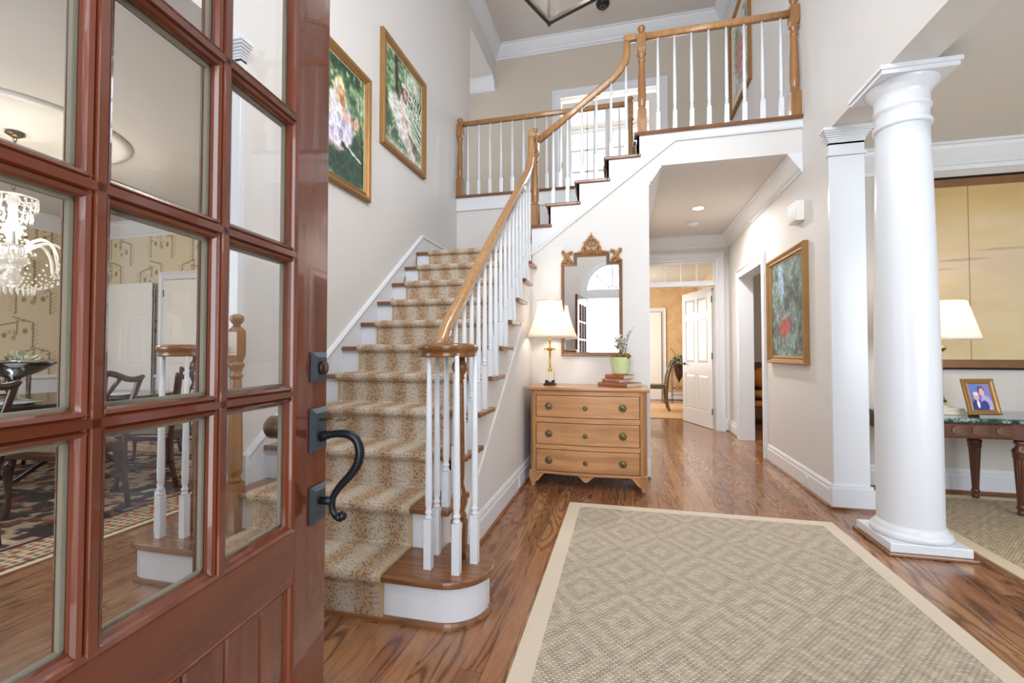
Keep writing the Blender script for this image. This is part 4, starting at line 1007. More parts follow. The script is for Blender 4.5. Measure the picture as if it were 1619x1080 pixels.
def girl_swing(u, v):
    c = garden(u, v, 11, .8); c = lay(c, blob(u, v, .75, .18, .5, .26, .2, .4, .7, 3), '2f4a3b'); c = lay(c, blob(u, v, .5, .30, .3, .08, .2, .4, .7, 13), 'a9937f')
    c = lay(c, blob(u, v, .58, .55, .22, .17, -.3, .25, .3, 2), 'ecebf2'); c = lay(c, blob(u, v, .56, .40, .26, .16, .2, .25, .35, 7), 'd9d4e8'); c = lay(c, blob(u, v, .62, .46, .04, .18, -.4, .4, .4, 7), 'b9b1d0')
    c = lay(c, blob(u, v, .56, .74, .10, .12, .0, .2, .25, 4), 'ecd9b4'); c = lay(c, blob(u, v, .59, .71, .055, .085, .2, .2, .15, 4), 'dfa184'); c = lay(c, blob(u, v, .60, .66, .05, .06, .4, .3, .2, 9), 'b97f5c')
    c = lay(c, seg(u, v, .62, .58, .84, .52, .03), 'e3b39a'); c = lay(c, blob(u, v, .86, .57, .05, .07, .2, .4, .6, 9), 'c9a596')
    c = lay(c, seg(u, v, .62, .31, .95, .24, .014), 'c8cdbf'); c = lay(c, seg(u, v, .60, .30, .70, .26, .02), '3b3029'); c = lay(c, seg(u, v, .9, 1.0, .93, .3, .008), '6a5a44')
    return c
def forest_blue(u, v):
    n = fbm(u * 4, v * 7, 21, 5); n2 = fbm(u * 22, v * 12, 5, 3)
    c = lay(np.zeros(u.shape + (3,)) + hx('4d6263'), sst(.4, .65, n), '6f8a86'); c = lay(c, sst(.5, .3, n), '2f3f41'); c = lay(c, sst(.55, .7, n2) * .5, '9db0a6'); c = lay(c, sst(.45, .3, n2) * .5, '4b4136')
    c = lay(c, blob(u, v, .32, .82, .10, .25, .25, .4, .4, 2), '8fa9c4'); c = lay(c, blob(u, v, .45, .30, .2, .12, .3, .5, .9, 6), 'a8483f'); c = lay(c, blob(u, v, .35, .45, .12, .05, .3, .5, .9, 8), '7d6a86'); c = lay(c, blob(u, v, .65, .15, .2, .1, .0, .5, .9, 8), '86a39c')
    return c
def gold_screen(u, v):
    c = np.zeros(u.shape + (3,)) + hx('d0bb98'); n = fbm(u * 6, v * 14, 2, 4)
    gx = np.floor(u * 26); gy = np.floor(v * 12); q = vn(gx * 1.7, gy * 2.3, 3)
    c = lay(c, q * .3, 'c2a878'); c = lay(c, sst(.75, .95, v) * .8, 'bd9a5c'); c = lay(c, sst(.45, .7, n) * .5, 'c9ad7c')
    c = lay(c, (1 - sst(.0, .12, abs(v - .55))) * .5, 'cbb4a4'); c = lay(c, sst(.35, .1, v) * .4, 'd6c296')
    for i in range(9):
        y = .52 + .018 * i + .03 * math.sin(i * 2.1); x = (.12 + .37 * i) % 1.0
        c = lay(c, blob(u, v, x, y, .09, .008, .05, .5, .7, i + 2, 14) * .5, '8f7f6c')
    for i in range(16):
        x = .58 + .012 * i + .01 * math.sin(i * 3); y = .27 + .02 * math.sin(i * 1.9)
        c = lay(c, blob(u, v, x, y, .006, .022, .2 * math.sin(i), .5, .9, i, 60) * .75, ['5a4c40', '8a7a66', '6b5f5c'][i % 3])
    c = lay(c, seg(u, v, .61, .30, .612, .44, .002) * .8, '6b5a4a'); c = lay(c, blob(u, v, .597, .42, .014, .008, .4, .5, .9, 3, 40) * .6, '857765'); c = lay(c, blob(u, v, .485, .30, .03, .012, .2, .5, .9, 31, 30) * .5, 'b07f60'); c = lay(c, blob(u, v, .54, .25, .012, .02, .2, .5, .9, 33, 40) * .6, '6f6250')
    for k in range(1, 4): c = lay(c, 1 - sst(.0007, .0014, abs(u - k / 4)), '5b3f22')
    return c
def portrait(u, v):
    c = np.zeros(u.shape + (3,)) + hx('6d7fc0'); c = lay(c, sst(.3, .8, u), '8d86b8'); c = lay(c, fbm(u * 5, v * 5, 2) * .4, '4f6fc4')
    c = lay(c, blob(u, v, .28, .10, .26, .32, 0, .12, .1, 1), '39406e'); c = lay(c, blob(u, v, .33, .22, .07, .16, 0, .2, .1, 1), 'e8e4f0'); c = lay(c, blob(u, v, .30, .50, .13, .15, 0, .15, .1, 1), 'dba9a6'); c = lay(c, blob(u, v, .30, .61, .13, .08, 0, .2, .1, 1), 'e4dada')
    c = lay(c, blob(u, v, .75, .22, .25, .36, .3, .15, .1, 1), 'b9a6cf'); c = lay(c, blob(u, v, .60, .12, .2, .25, -.4, .15, .1, 1), '3a3f8c'); c = lay(c, blob(u, v, .58, .76, .17, .16, 0, .15, .1, 1), '5b4a6a'); c = lay(c, blob(u, v, .60, .68, .12, .16, 0, .15, .1, 1), 'e3b3ae')
    return c
def upstairs_art(u, v):
    c = np.zeros(u.shape + (3,)) + hx('b9c4c9'); n = fbm(u * 4, v * 4, 8, 4); c = lay(c, sst(.4, .65, n), 'd9dbd6'); c = lay(c, sst(.5, .3, n), '7f8f8c'); return lay(c, blob(u, v, .5, .45, .25, .35, .1, .5, .5, 3), 'c98f86')
picture('painting', 'gilt-framed painting of a girl in white on a garden bench, upper of the two', 'painting', (XL, 3.62, 3.02), (0, .91, 0), (0, 0, 1.05), (1, 0, 0), girl_bench, (190, 220), liner=(.010, 'linen_mat'))
picture('painting', 'gilt-framed painting of a blond girl on a swing, lower one beside the door', 'painting', (XL, 2.52, 2.41), (0, .91, 0), (0, 0, 1.05), (1, 0, 0), girl_swing, (190, 220), liner=(.010, 'linen_mat'))
FG2 = [(0, 0), (0, .04), (.01, .05), (.022, .046), (.03, .032), (.045, .028), (.055, .034), (.062, .02), (.066, .008), (.066, 0)]
picture('painting', 'gold-framed blue-green woodland painting with a red patch on the right hall wall', 'painting', (XR, 5.25, 1.042), (0, -1.0, 0), (0, 0, 1.045), (-1, 0, 0), forest_blue, (120, 130), prof=FG2, liner=(.018, 'gold_dull'))
FS = [(0, 0), (0, .03), (.012, .032), (.016, .02), (.016, 0)]
ps = picture('painted_screen', 'wide folding gold-leaf landscape screen with brocade border on the living room wall', 'wall screen', (2.125, 4.54, 1.008), (2.45, 0, 0), (0, 0, 1.60), (0, -1, 0), gold_screen, (640, 200), fmat='black_lacquer', prof=FS, liner=(.075, 'brocade' if 'brocade' in MATS else plain('brocade', '8a5f35', .5, .2, bump=.002, bs=80, var=.5)), depth=.014)
tp = picture('painting', 'large gold-framed picture on the wall of the upstairs hall', 'painting', (XR, 6.85, 4.40), (0, -1.0, 0), (0, 0, 1.30), (-1, 0, 0), upstairs_art, (40, 50), liner=(.09, 'linen_mat'))

# ============================================================ SMALL WALL AND CEILING THINGS
t = thing('door_chime', 'white louvred chime box high on the right hall wall', 'door chime', (XR, 4.41, 2.27))
MB().box(XR - .062, XR - .001, 4.315, 4.505, 2.275, 2.445).build('box', 'white_door', t, .004)
m = MB()
for i in range(9): m.box(XR - .069, XR - .062, 4.32, 4.50, 2.283 + i * .0178, 2.293 + i * .0178)
m.build('louvres', 'white_door', t)
def outlet(lab, cat, o, U, N, w_=.07, h=.115, name='wall_outlet'):
    o, U, N = Vector(o), Vector(U), Vector(N); t = thing(name, lab, cat, o)
    a = o - U * w_ / 2; b = o + U * w_ / 2 + N * .007 + Vector((0, 0, h))
    MB().box(min(a.x, b.x), max(a.x, b.x), min(a.y, b.y), max(a.y, b.y), a.z, b.z).build('cover_plate', 'white_gloss', t, .002)
    m = MB()
    for z in (.3, .7):
        c_ = o + N * .008 + Vector((0, 0, h * z)); a = c_ - U * .012 - N * .001; b = c_ + U * .012 + N * .0015
        m.box(min(a.x, b.x), max(a.x, b.x), min(a.y, b.y), max(a.y, b.y), c_.z - .014, c_.z + .014)
    m.build('sockets', 'paint_cream', t)
outlet('small white outlet in the baseboard of the right wall near the pilaster', 'outlet', (XR - .018, 4.29, .022), (0, 1, 0), (-1, 0, 0), .07, .09)
outlet('small white outlet in the baseboard beside the chest', 'outlet', (XS + .018, 3.72, .03), (0, 1, 0), (1, 0, 0), .07, .09)
t = thing('floor_vent', 'white baseboard vent grille beside the hall doorway', 'vent', (XR - .018, 6.92, .02))
MB().box(XR - .026, XR - .018, 6.80, 7.06, .025, .125).build('grille_frame', 'white_gloss', t); m = MB()
for i in range(8): m.box(XR - .028, XR - .026, 6.81, 7.05, .033 + .011 * i, .037 + .011 * i)
m.build('grille_slats', 'linen_mat', t)
t = thing('recessed_light', 'lit round recessed light in the hall ceiling', 'ceiling light', (.88, 5.76, ZH))
MB().lathe([(.062, ZH - .002), (.085, ZH - .006), (.088, ZH - .001), (.062, ZH - .0005)], (.88, 5.76, 0), 32).build('trim_ring', 'white_gloss', t)
MB().lathe([(.001, ZH - .004), (.06, ZH - .0035), (.06, ZH - .001), (.001, ZH - .0008)], (.88, 5.76, 0), 32).build('lens', 'can_glow', t)
area('recessed_light_glow', (.88, 5.76, ZH - .012), (.88, 5.76, 0), .11, .11, 32, (1, .95, .90), 160)
t = thing('smoke_detector', 'small white round smoke detector on the hall ceiling', 'smoke detector', (.91, 6.4, ZH))
MB().lathe([(.001, ZH - .035), (.04, ZH - .034), (.055, ZH - .026), (.062, ZH - .01), (.065, ZH - .001)], (.91, 6.4, 0), 28).build('body', 'white_gloss', t)
MB().lathe([(.02, ZH - .041), (.026, ZH - .039), (.028, ZH - .034)], (.91, 6.4, 0), 20).build('sensor', 'white_door', t)
t = thing('eyeball_spotlight', 'dark adjustable recessed spotlight in the foyer ceiling', 'ceiling light', (-.264, 6.78, ZC))
MB().lathe([(.10, ZC - .001), (.12, ZC - .006), (.122, ZC - .001)], (-.264, 6.78, 0), 32).build('trim_ring', 'white_gloss', t)
MB().lathe([(.055, ZC - .06), (.075, ZC - .055), (.095, ZC - .03), (.10, ZC - .001)], (-.264, 6.78, 0), 32).build('eyeball', 'black_plastic', t)
MB().lathe([(.001, ZC - .058), (.05, ZC - .064), (.052, ZC - .06)], (-.264, 6.78, 0), 24).build('lens', 'hinge_metal', t)
# lantern
LN = thing('hanging_lantern', 'dark bronze square glass lantern hanging high in the foyer', 'lantern', (0, 0, 0))
S_ = .42; b_ = .011; Hh = .62
def lb(m, x0, x1, y0, y1, z0, z1): m.box(x0, x1, y0, y1, z0, z1)
for z in (0.0, Hh):
    m = MB(); lb(m, 0, S_, -b_, b_, z - b_, z + b_); lb(m, 0, S_, S_ - b_, S_ + b_, z - b_, z + b_); lb(m, -b_, b_, 0, S_, z - b_, z + b_); lb(m, S_ - b_, S_ + b_, 0, S_, z - b_, z + b_)
    m.build('top_frame' if z else 'bottom_frame', 'dark_bronze', LN, .002)
for x in (0, S_):
    for y in (0, S_): m = MB(); lb(m, x - .007, x + .007, y - .007, y + .007, 0, Hh); m.ball((x, y, -b_ - .002), .011, 10, 6); m.build('corner_post', 'dark_bronze', LN)
apx = (S_ / 2, S_ / 2, Hh + .26)
m = MB()
for x in (0, S_):
    for y in (0, S_): m.tube([(x, y, Hh), apx], .007, 6)
m.tube([apx, (apx[0], apx[1], Hh + .32)], .012, 8).build('roof_bars', 'dark_bronze', LN)
for i, (a, b, c_, d) in enumerate(((0, S_, -.002, .002), (0, S_, S_ - .002, S_ + .002))): MB().box(a + .008, b - .008, c_, d, b_, Hh - b_).build('glass_panel', 'clear_pane', LN)
for c_ in (0, S_): MB().box(c_ - .002, c_ + .002, .008, S_ - .008, b_, Hh - b_).build('glass_panel', 'clear_pane', LN)
m = MB().tube([(apx[0], apx[1], Hh + .28), (apx[0], apx[1], .2)], .006, 8)
cn = MB(); bl = MB()
for q in range(4):
    a = q * PI / 2 + .4; x, y = apx[0] + .09 * math.cos(a), apx[1] + .09 * math.sin(a)
    m.tube([(apx[0], apx[1], .22), (apx[0] + .05 * math.cos(a), apx[1] + .05 * math.sin(a), .17), (x, y, .21)], .004, 6)
    cn.lathe([(.011, .21), (.010, .30), (.004, .302)], (x, y, 0), 10); bl.ball((x, y, .325), .012, 8, 6, (1, 1, 2))
m.build('candle_arms', 'dark_bronze', LN); cn.build('candle_sleeves', 'white_gloss', LN); bl.build('flame_bulbs', 'bulb_glow', LN)
m = MB(); z = Hh + .31; zz = 6.34 - 3.0; k = 0
while z < zz - .05:
    pts = [(apx[0] + (.012 * math.cos(a) if k % 2 else 0), apx[1] + (0 if k % 2 else .012 * math.cos(a)), z + .022 + .026 * math.sin(a)) for a in [i * PI / 5 for i in range(10)]]
    m.tube(pts, .0035, 5, closed=True); z += .042; k += 1
m.lathe([(.012, zz - .06), (.03, zz - .05), (.065, zz - .015), (.07, zz - .001)], (apx[0], apx[1], 0), 24).build('chain_and_canopy', 'dark_bronze', LN)
# the farthest bottom corner stands at (-.392, 2.487, 3.0); edges run along u1, u2
LN.location = (-.392, 2.487, 3.0); LN.rotation_euler.z = math.atan2(-.405, .914) - PI / 2
bulb('lantern_light', (-.392 + .5 * S_ * (.914 - .42), 2.487 - .5 * S_ * (.405 + .906), 3.33), 62, (1, .97, .93), .15)

# ============================================================ DOORS
def panel_door(W, H, T, pan, mat='white_door', lite=None):
    """local frame: x 0..W from the hinge, y 0..T, z 0..H. pan: list of (x0,x1,z0,z1) sunk panels."""
    m = MB().box(0, W, .008, T - .008, .008, H); xs = sorted({0, W} | {p[0] for p in pan} | {p[1] for p in pan}); zs = sorted({.008, H} | {p[2] for p in pan} | {p[3] for p in pan})
    for i in range(len(xs) - 1):
        for j in range(len(zs) - 1):
            a, b, c_, d = xs[i], xs[i + 1], zs[j], zs[j + 1]; mx, mz = (a + b) / 2, (c_ + d) / 2
            if any(p[0] < mx < p[1] and p[2] < mz < p[3] for p in pan): continue
            m.box(a, b, 0, T, c_, d)
    for p in pan:
        e = .035; x0, x1, z0, z1 = p[0] + .006, p[1] - .006, p[2] + .006, p[3] - .006
        for ya, yb_ in ((.008, .002), (T - .008, T - .002)):
            V = [(x0, ya, z0), (x1, ya, z0), (x1, ya, z1), (x0, ya, z1), (x0 + e, yb_, z0 + e), (x1 - e, yb_, z0 + e), (x1 - e, yb_, z1 - e), (x0 + e, yb_, z1 - e)]
            m.add(V, [(0, 1, 5, 4), (1, 2, 6, 5), (2, 3, 7, 6), (3, 0, 4, 7), (4, 5, 6, 7)])
    return m
def six(W, H):
    a, b = .11, W / 2 - .045; c_, d = W / 2 + .045, W - .11; r = [(.24, .80), (.98, 1.66), (1.76, H - .12)]
    return [(x0, x1, z0, z1) for x0, x1 in ((a, b), (c_, d)) for z0, z1 in r]
def door_obj(name, W, H, loc, rz, hinges=(.22, 1.05, 1.9), knob='antique_brass', hy=0.0, kind=True, ky=(0, 1)):
    d = panel_door(W, H, .038, six(W, H)).build(name, 'white_door', None, .0015); d['kind'] = 'structure'
    for z in hinges: MB().box(-.012, .004, hy - .006, hy + .004, z, z + .09).tube([(-.008, hy, z), (-.008, hy, z + .095)], .006, 8).build('hinge', 'hinge_metal', d)
    for s_ in ky:
        y = -1 if s_ == 0 else 1; y0 = 0 if s_ == 0 else .038
        MB().lathe([(.026, y0), (.024, y0 + y * .006), (.009, y0 + y * .01), (.010, y0 + y * .032), (.022, y0 + y * .04), (.026, y0 + y * .052), (.018, y0 + y * .062), (.002, y0 + y * .064)][::y], (W - .07, 0, .96), 16, 'Y').build('door_knob', knob, d)
    d.location = loc; d.rotation_euler.z = rz; return d
# hall end door, swung into the breakfast room
door_obj('door_1', .90, 2.12, (1.322, 7.325, 0), math.atan2(.845, -.31), hy=.04)
# dining room: cased doorway with a door ajar, a second leaf against the wall
st('trim_casing_dining', MB().sweep([(-6.05, 4.9, 0), (-6.05, 4.9, 2.14), (-5.1, 4.9, 2.14), (-5.1, 4.9, 0)], CAS, (0, -1, 0)), 'white_trim')
door_obj('door_2', .93, 2.12, (-6.04, 4.86, 0), 0.0, hy=0)
door_obj('door_3', .95, 2.09, (-6.17, 4.84, 0), PI, hy=.03)
# upstairs: glazed white door standing in its frame
d = MB().box(0, .12, 0, .04, 0, 2.08).box(1.38, 1.5, 0, .04, 0, 2.08).box(.12, 1.38, 0, .04, 1.96, 2.08).box(.12, 1.38, 0, .04, 0, .22).box(.70, .80, -.002, .042, .22, 1.96)
for x in (.41, 1.09): d.box(x - .01, x + .01, .008, .032, .22, 1.96)
for z in (.57, .92, 1.27, 1.62): d.box(.12, 1.38, .008, .032, z - .01, z + .01)
d = d.build('door_4', 'white_door'); d['kind'] = 'structure'; MB().box(.12, 1.38, .018, .022, .22, 1.96).build('pane', 'clear_pane', d)
MB().box(-.012, .0, -.006, .004, 1.0, 1.1).build('hinge', 'hinge_metal', d)
d.location = (-.96, YU + .04, ZU)

# breakfast room
MB0 = panel_door(.9, 2.12, .04, [(.14, .76, .25, .75)])
d = MB0.build('door_5', 'white_door'); d['kind'] = 'structure'; d.location = (.0, 11.545, 0)
MB().lathe([(.02, 0), (.02, -.01), (.008, -.012), (.008, -.05)][::-1], (.84, 0, .98), 12, 'Y').box(.74, .85, -.055, -.042, .972, .99).build('lever_handle', 'dark_bronze', d)
for i in range(2):
    for j in range(5): MB().box(.15 + i * .31, .43 + i * .31, -.006, -.001, .85 + j * .235, 1.06 + j * .235).build('pane', 'old_pane', d)
st('trim_casing_breakfast', MB().sweep([(-.01, 11.6, 0), (-.01, 11.6, 2.13), (.91, 11.6, 2.13), (.91, 11.6, 0)], CAS, (0, -1, 0)), 'white_trim')
t = thing('area_rug', 'plain tan rug on the breakfast room floor beyond the hall door', 'rug', (.2, 9.5, 0))
MB().box(-1.1, 1.28, 8.32, 10.7, .001, .012).build('pile', 'rug_tan_plain', t, .004)
# plant stand with cone basket
bx_, by_ = 1.27, 11.28
t = thing('plant_stand', 'slim dark iron stand holding a cone basket by the tan wall', 'plant stand', (bx_, by_, 0))
m = MB()
for a in range(4):
    x, y = bx_ + .155 * (1 if a % 2 else -1), by_ + .14 * (1 if a > 1 else -1); m.tube([(x, y, 0), (x, y, .82)], .007, 6)
for z in (.16, .80):
    P = [(bx_ - .155, by_ - .14, z), (bx_ + .155, by_ - .14, z), (bx_ + .155, by_ + .14, z), (bx_ - .155, by_ + .14, z)]
    for i in range(4): m.tube([P[i], P[(i + 1) % 4]], .006, 6)
m.build('frame', 'dark_bronze', t); m = MB()
for s_ in (-1, 1): m.tube([(bx_ + s_ * (.05 + .045 * math.cos(a)), by_ - .14, .32 + .045 * math.sin(a)) for a in [i * PI / 6 for i in range(12)]], .005, 5, closed=True)
for s_ in (-1, 1): m.ball((bx_ + s_ * .14, by_ - .14, .32), .02, 8, 6)
m.tube([(bx_ - .15, by_ - .14, .32), (bx_ + .15, by_ - .14, .32)], .004, 5); m.build('scrollwork', 'dark_bronze', t)
t = thing('hanging_basket_plant', 'green trailing plant in a brown cone basket set in the iron stand', 'potted plant', (bx_, by_, .5))
MB().lathe([(.004, .44), (.02, .455), (.012, .48), (.03, .50), (.075, .58), (.115, .72), (.135, .85), (.15, .865), (.13, .865), (.12, .84)], (bx_, by_, 0), 24).build('basket', 'dark_mahogany', t)
def leafclump(name, c, rx, rz_, n, L_, mat, par, seed=1, droop=.2):
    r = random.Random(seed); m = MB()
    for i in range(n):
        a = r.uniform(0, 2 * PI); e = r.uniform(-.3, 1.3); d = Vector((math.cos(a) * math.cos(e), math.sin(a) * math.cos(e), math.sin(e)))
        b = Vector(c) + Vector((d.x * rx * r.uniform(.2, 1), d.y * rx * r.uniform(.2, 1), d.z * rz_ * r.uniform(.2, 1)))
        d = (d + Vector((0, 0, -droop + r.uniform(-.3, .3)))).normalized(); s2 = d.cross(Vector((r.random(), r.random(), 1))).normalized() * L_ * .28
        m.add([b, b + d * L_ * .5 + s2, b + d * L_, b + d * L_ * .5 - s2, b + d * L_ * .5 + Vector((0, 0, L_ * .12))], [(0, 1, 4), (1, 2, 4), (2, 3, 4), (3, 0, 4)])
    return m.build(name, mat, par)
leafclump('foliage', (bx_ - .01, by_, .90), .17, .14, 220, .075, 'leaf_green', t, 5)
leafclump('pale_foliage', (bx_ - .02, by_ - .04, .92), .17, .12, 90, .06, 'pale_leaf', t, 8)
m = MB().tube(bez((bx_, by_, .9), (bx_ - .05, by_, 1.05), (bx_ - .1, by_, 1.15), (bx_ - .2, by_, 1.25)), .005, 5)
for i in range(5): m.tube([(bx_ + .1, by_, .9), (bx_ + .12 + .02 * i, by_, 1.12 + .05 * i)], .004, 5); m.ball((bx_ + .12 + .02 * i, by_, 1.12 + .05 * i), .022, 6, 5)
m.build('dried_stems', 'dark_mahogany', t)
# breakfast chair, seen from the side through the door
t = thing('side_chair', 'grey-olive curved wooden chair on the tan rug in the breakfast room', 'chair', (.62, 9.45, 0))
for s_ in (-.21, .21):
    y = 9.45 + s_
    m = MB(); P = bez((.86, y, .02), (.80, y, .25), (.80, y, .35), (.82, y, .48), 8) + bez((.82, y, .48), (.83, y, .7), (.87, y, .85), (.96, y, 1.02), 8)[1:]
    m.tube(P, [.02 + .008 * math.sin(i / 16 * PI) for i in range(len(P))], 8).build('rear_leg_post', 'grey_olive_wood', t)
    MB().tube([(.40, y, .014), (.41, y, .25), (.42, y, .45)], [.016, .02, .024], 8).build('leg', 'grey_olive_wood', t)
MB().box(.39, .84, 9.23, 9.67, .44, .485).build('seat', 'grey_olive_wood', t, .015)
MB().box(.41, .82, 9.25, 9.65, .485, .515).build('seat_cushion', 'seat_pattern', t, .015)
for z, x in ((.99, .94), (.80, .875)): MB().tube([(x, 9.24, z), (x + .015, 9.45, z + .03), (x, 9.66, z)], [.016, .03, .016], 8).build('back_rail', 'grey_olive_wood', t)
# side room seen through the cased opening: stacked cushions on an armchair
t = thing('armchair', 'brown armchair glimpsed through the side doorway of the hall', 'armchair', (2.35, 8.2, 0))
MB().box(1.98, 2.8, 7.85, 8.6, .10, .29).build('base', 'brown_fabric', t, .02, segs=3); MB().box(1.90, 1.98, 7.85, 8.6, .10, .60).build('arm', 'brown_fabric', t, .03, segs=3); MB().box(2.8, 2.9, 7.85, 8.6, .10, .60).build('arm', 'brown_fabric', t, .03, segs=3)
MB().box(2.0, 2.78, 7.86, 8.38, .295, .38).build('seat_cushion', 'orange_fabric', t, .03, segs=3); MB().box(1.98, 2.8, 8.48, 8.62, .30, .98).build('backrest', 'brown_fabric', t, .05, segs=3)
for x, y in ((1.97, 7.92), (2.82, 7.92), (1.97, 8.55), (2.82, 8.55)): MB().box(x - .02, x + .02, y - .02, y + .02, 0, .10).build('leg', 'dark_mahogany', t)
for lab, z, y, sc3, mt in (('yellow cushion lying on the seat of the side room armchair', .47, 8.12, (1.6, 1.2, .42), 'yellow_fabric'), ('orange cushion propped above the yellow one in the side room', .73, 8.28, (1.5, .7, .95), 'orange_fabric')):
    t = thing('cushion', lab, 'cushion', (2.3, y, z)); MB().ball((2.3, y, z), .19, 20, 12, sc3).build('cushion_cover', mt, t)

# ============================================================ LIVING ROOM TABLE, LAMP, PHOTO, SOFA
ty0, ty1, tx0, tx1, tz = 3.90, 4.40, 1.98, 3.30, .685
t = thing('console_table', 'carved dark table with green marble top under the wall screen', 'table', ((tx0 + tx1) / 2, (ty0 + ty1) / 2, 0))
c8 = lambda e: [(tx0 + .12 - e, ty0 - e), (2.64 + e * .3, ty0 - e), (2.72, ty0 - .06 - e), (tx1 - .12 + e, ty0 - .06 - e), (tx1 + e, ty0 + .1), (tx1 + e, ty1), (tx0 - e, ty1), (tx0 - e, ty0 + .1)]
MB().prism(c8(.02), 'XY', tz - .03, tz).build('marble_top', 'green_marble', t, .008, segs=3)
MB().prism(c8(-.01), 'XY', tz - .145, tz - .03).build('apron', 'carved_walnut', t, .004)
m = MB()
for i in range(44): x = tx0 + .13 + i * .0118; m.ball((x, ty0 + .008, tz - .042), .0052, 6, 4)
for i in range(44): x = tx0 + .13 + i * .0118; m.ball((x, ty0 + .008, tz - .138), .0052, 6, 4)
m.build('beading', 'carved_walnut', t); m = MB()
for k in range(4):
    x = tx0 + .16 + k * .13; s_ = 1 if k % 2 else -1
    for j in range(5):
        P = bez((x, ty0 + .006, tz - .09), (x + s_ * .02, ty0 + .002, tz - .05 - j * .018), (x + .05, ty0 + .002, tz - .06 - j * .012), (x + .09 + j * .006, ty0 + .006, tz - .055 - j * .016), 8)
        m.tube(P, [.002 + .003 * math.sin(i / 8 * PI) for i in range(9)], 6)
m.build('carved_leaves', plain('carved_highlight', '8f6d50', .4, .1, bump=.001, bs=80, var=.4), t)
def fluted(x, y, par):
    V = []; n = 48; prof = [(.030, tz - .15), (.034, tz - .17), (.024, tz - .185), (.026, tz - .20), (.043, tz - .22), (.045, tz - .235), (.04, tz - .245), (.041, tz - .27), (.036, tz - .28)]
    m = MB().lathe(prof[::-1], (x, y, 0), 20)
    for i in range(9):
        tt = i / 8; z = .09 + (tz - .28 - .09) * tt; r = .021 + .015 * tt
        for k in range(n): a = 2 * PI * k / n; rr = r * (1 - .10 * (math.cos(a * 12) > 0)); V.append((x + rr * math.cos(a), y + rr * math.sin(a), z))
    m.add(V, [(i * n + k, i * n + (k + 1) % n, (i + 1) * n + (k + 1) % n, (i + 1) * n + k) for i in range(8) for k in range(n)])
    m.lathe([(.014, .0125), (.022, .018), (.024, .03), (.018, .045), (.018, .052), (.026, .06), (.026, .075), (.02, .09)], (x, y, 0), 20)
    return m.build('leg', 'carved_walnut', par)
for x, y in ((tx0 + .06, ty0 + .06), (2.69, 3.945), (2.67, 4.34), (tx0 + .06, ty1 - .06), (tx1 - .06, ty0 + .08), (tx1 - .06, ty1 - .06)): fluted(x, y, t)
lx, ly = 2.345, 4.17
lp = thing('table_lamp', 'brass and glass column lamp with pleated white shade on the marble-topped table', 'lamp', (lx, ly, tz))
MB().box(lx - .115, lx + .115, ly - .115, ly + .115, tz, tz + .028).box(lx - .105, lx + .105, ly - .105, ly + .105, tz + .028, tz + .05).build('stepped_base', 'cream_stone', lp, .004)
MB().lathe([(.09, tz + .05), (.075, tz + .062), (.05, tz + .068), (.048, tz + .085)], (lx, ly, 0), 4, smooth=False).build('plinth', 'cream_stone', lp)
MB().lathe([(.044, tz + .085), (.05, tz + .095), (.044, tz + .105), (.036, tz + .112), (.033, tz + .125)], (lx, ly, 0), 24).build('brass_foot', 'brass', lp)
m = MB().tube([(lx, ly, tz + .12), (lx, ly, tz + .47)], .008, 10)
for q in range(6): a = q * PI / 3; m.tube([(lx + .022 * math.cos(a), ly + .022 * math.sin(a), tz + .12), (lx + .022 * math.cos(a), ly + .022 * math.sin(a), tz + .47)], .003, 6)
m.build('rods', 'brass', lp); MB().tube([(lx, ly, tz + .121), (lx, ly, tz + .469)], .031, 24).build('glass_column', 'clear_pane', lp)
MB().lathe([(.033, tz + .47), (.05, tz + .49), (.052, tz + .505), (.03, tz + .515), (.012, tz + .53), (.012, tz + .62)], (lx, ly, 0), 20).build('capital', 'brass', lp)
bellshade(lx, ly, tz + .56, tz + .85, .245, .168, 96, 0, 0, 24).build('pleated_shade', 'lamp_silk', lp)
MB().tube([(lx, ly, tz + .85), (lx, ly, tz + .875)], .004, 6).tube([(lx + .018 * math.cos(a), ly, tz + .892 + .018 * math.sin(a)) for a in [i * PI / 6 for i in range(12)]], .004, 6, closed=True).build('finial', 'brass', lp)
MB().ball((lx, ly, tz + .70), .03, 12, 8, (1, 1, 1.3)).build('light_bulb', 'bulb_glow', lp)
bulb('living_lamp_light', (lx, ly, tz + .74), 6, (1, .88, .72), r=.05)
# framed photograph, leaning back
pf = thing('photo_frame', 'small ornate gold frame with a couple portrait on the marble table', 'photo frame')
FP = [(0, 0), (0, .012), (.006, .018), (.016, .016), (.026, .012), (.034, .014), (.038, .006), (.038, 0)]
m = frame_rect((-.112, 0, 0), (.225, 0, 0), (0, 0, .265), (0, -1, 0), FP)
for i in range(20):
    for z in (.008, .257): m.ball((-.105 + i * .0113, -.016, z), .0055, 6, 4)
for i in range(22):
    for x in (-.104, .105): m.ball((x, -.016, .012 + i * .0115), .0055, 6, 4)
m.build('frame', 'gold_leaf', pf)
canvas('photograph', (-.075, -.006, .037), (.151, 0, 0), (0, 0, .191), 90, 110, portrait, 'photo_gloss', pf)
MB().box(-.075, .076, -.004, .004, .037, .228).build('backing', 'black_plastic', pf)
MB().prism([(.004, .18), (.10, .0), (.075, .0), (.004, .12)], 'YZ', -.03, .03).build('easel_back', 'black_plastic', pf)
pf.location = (2.525, 4.0, tz + .012); pf.rotation_euler = (R(-14), 0, R(12))
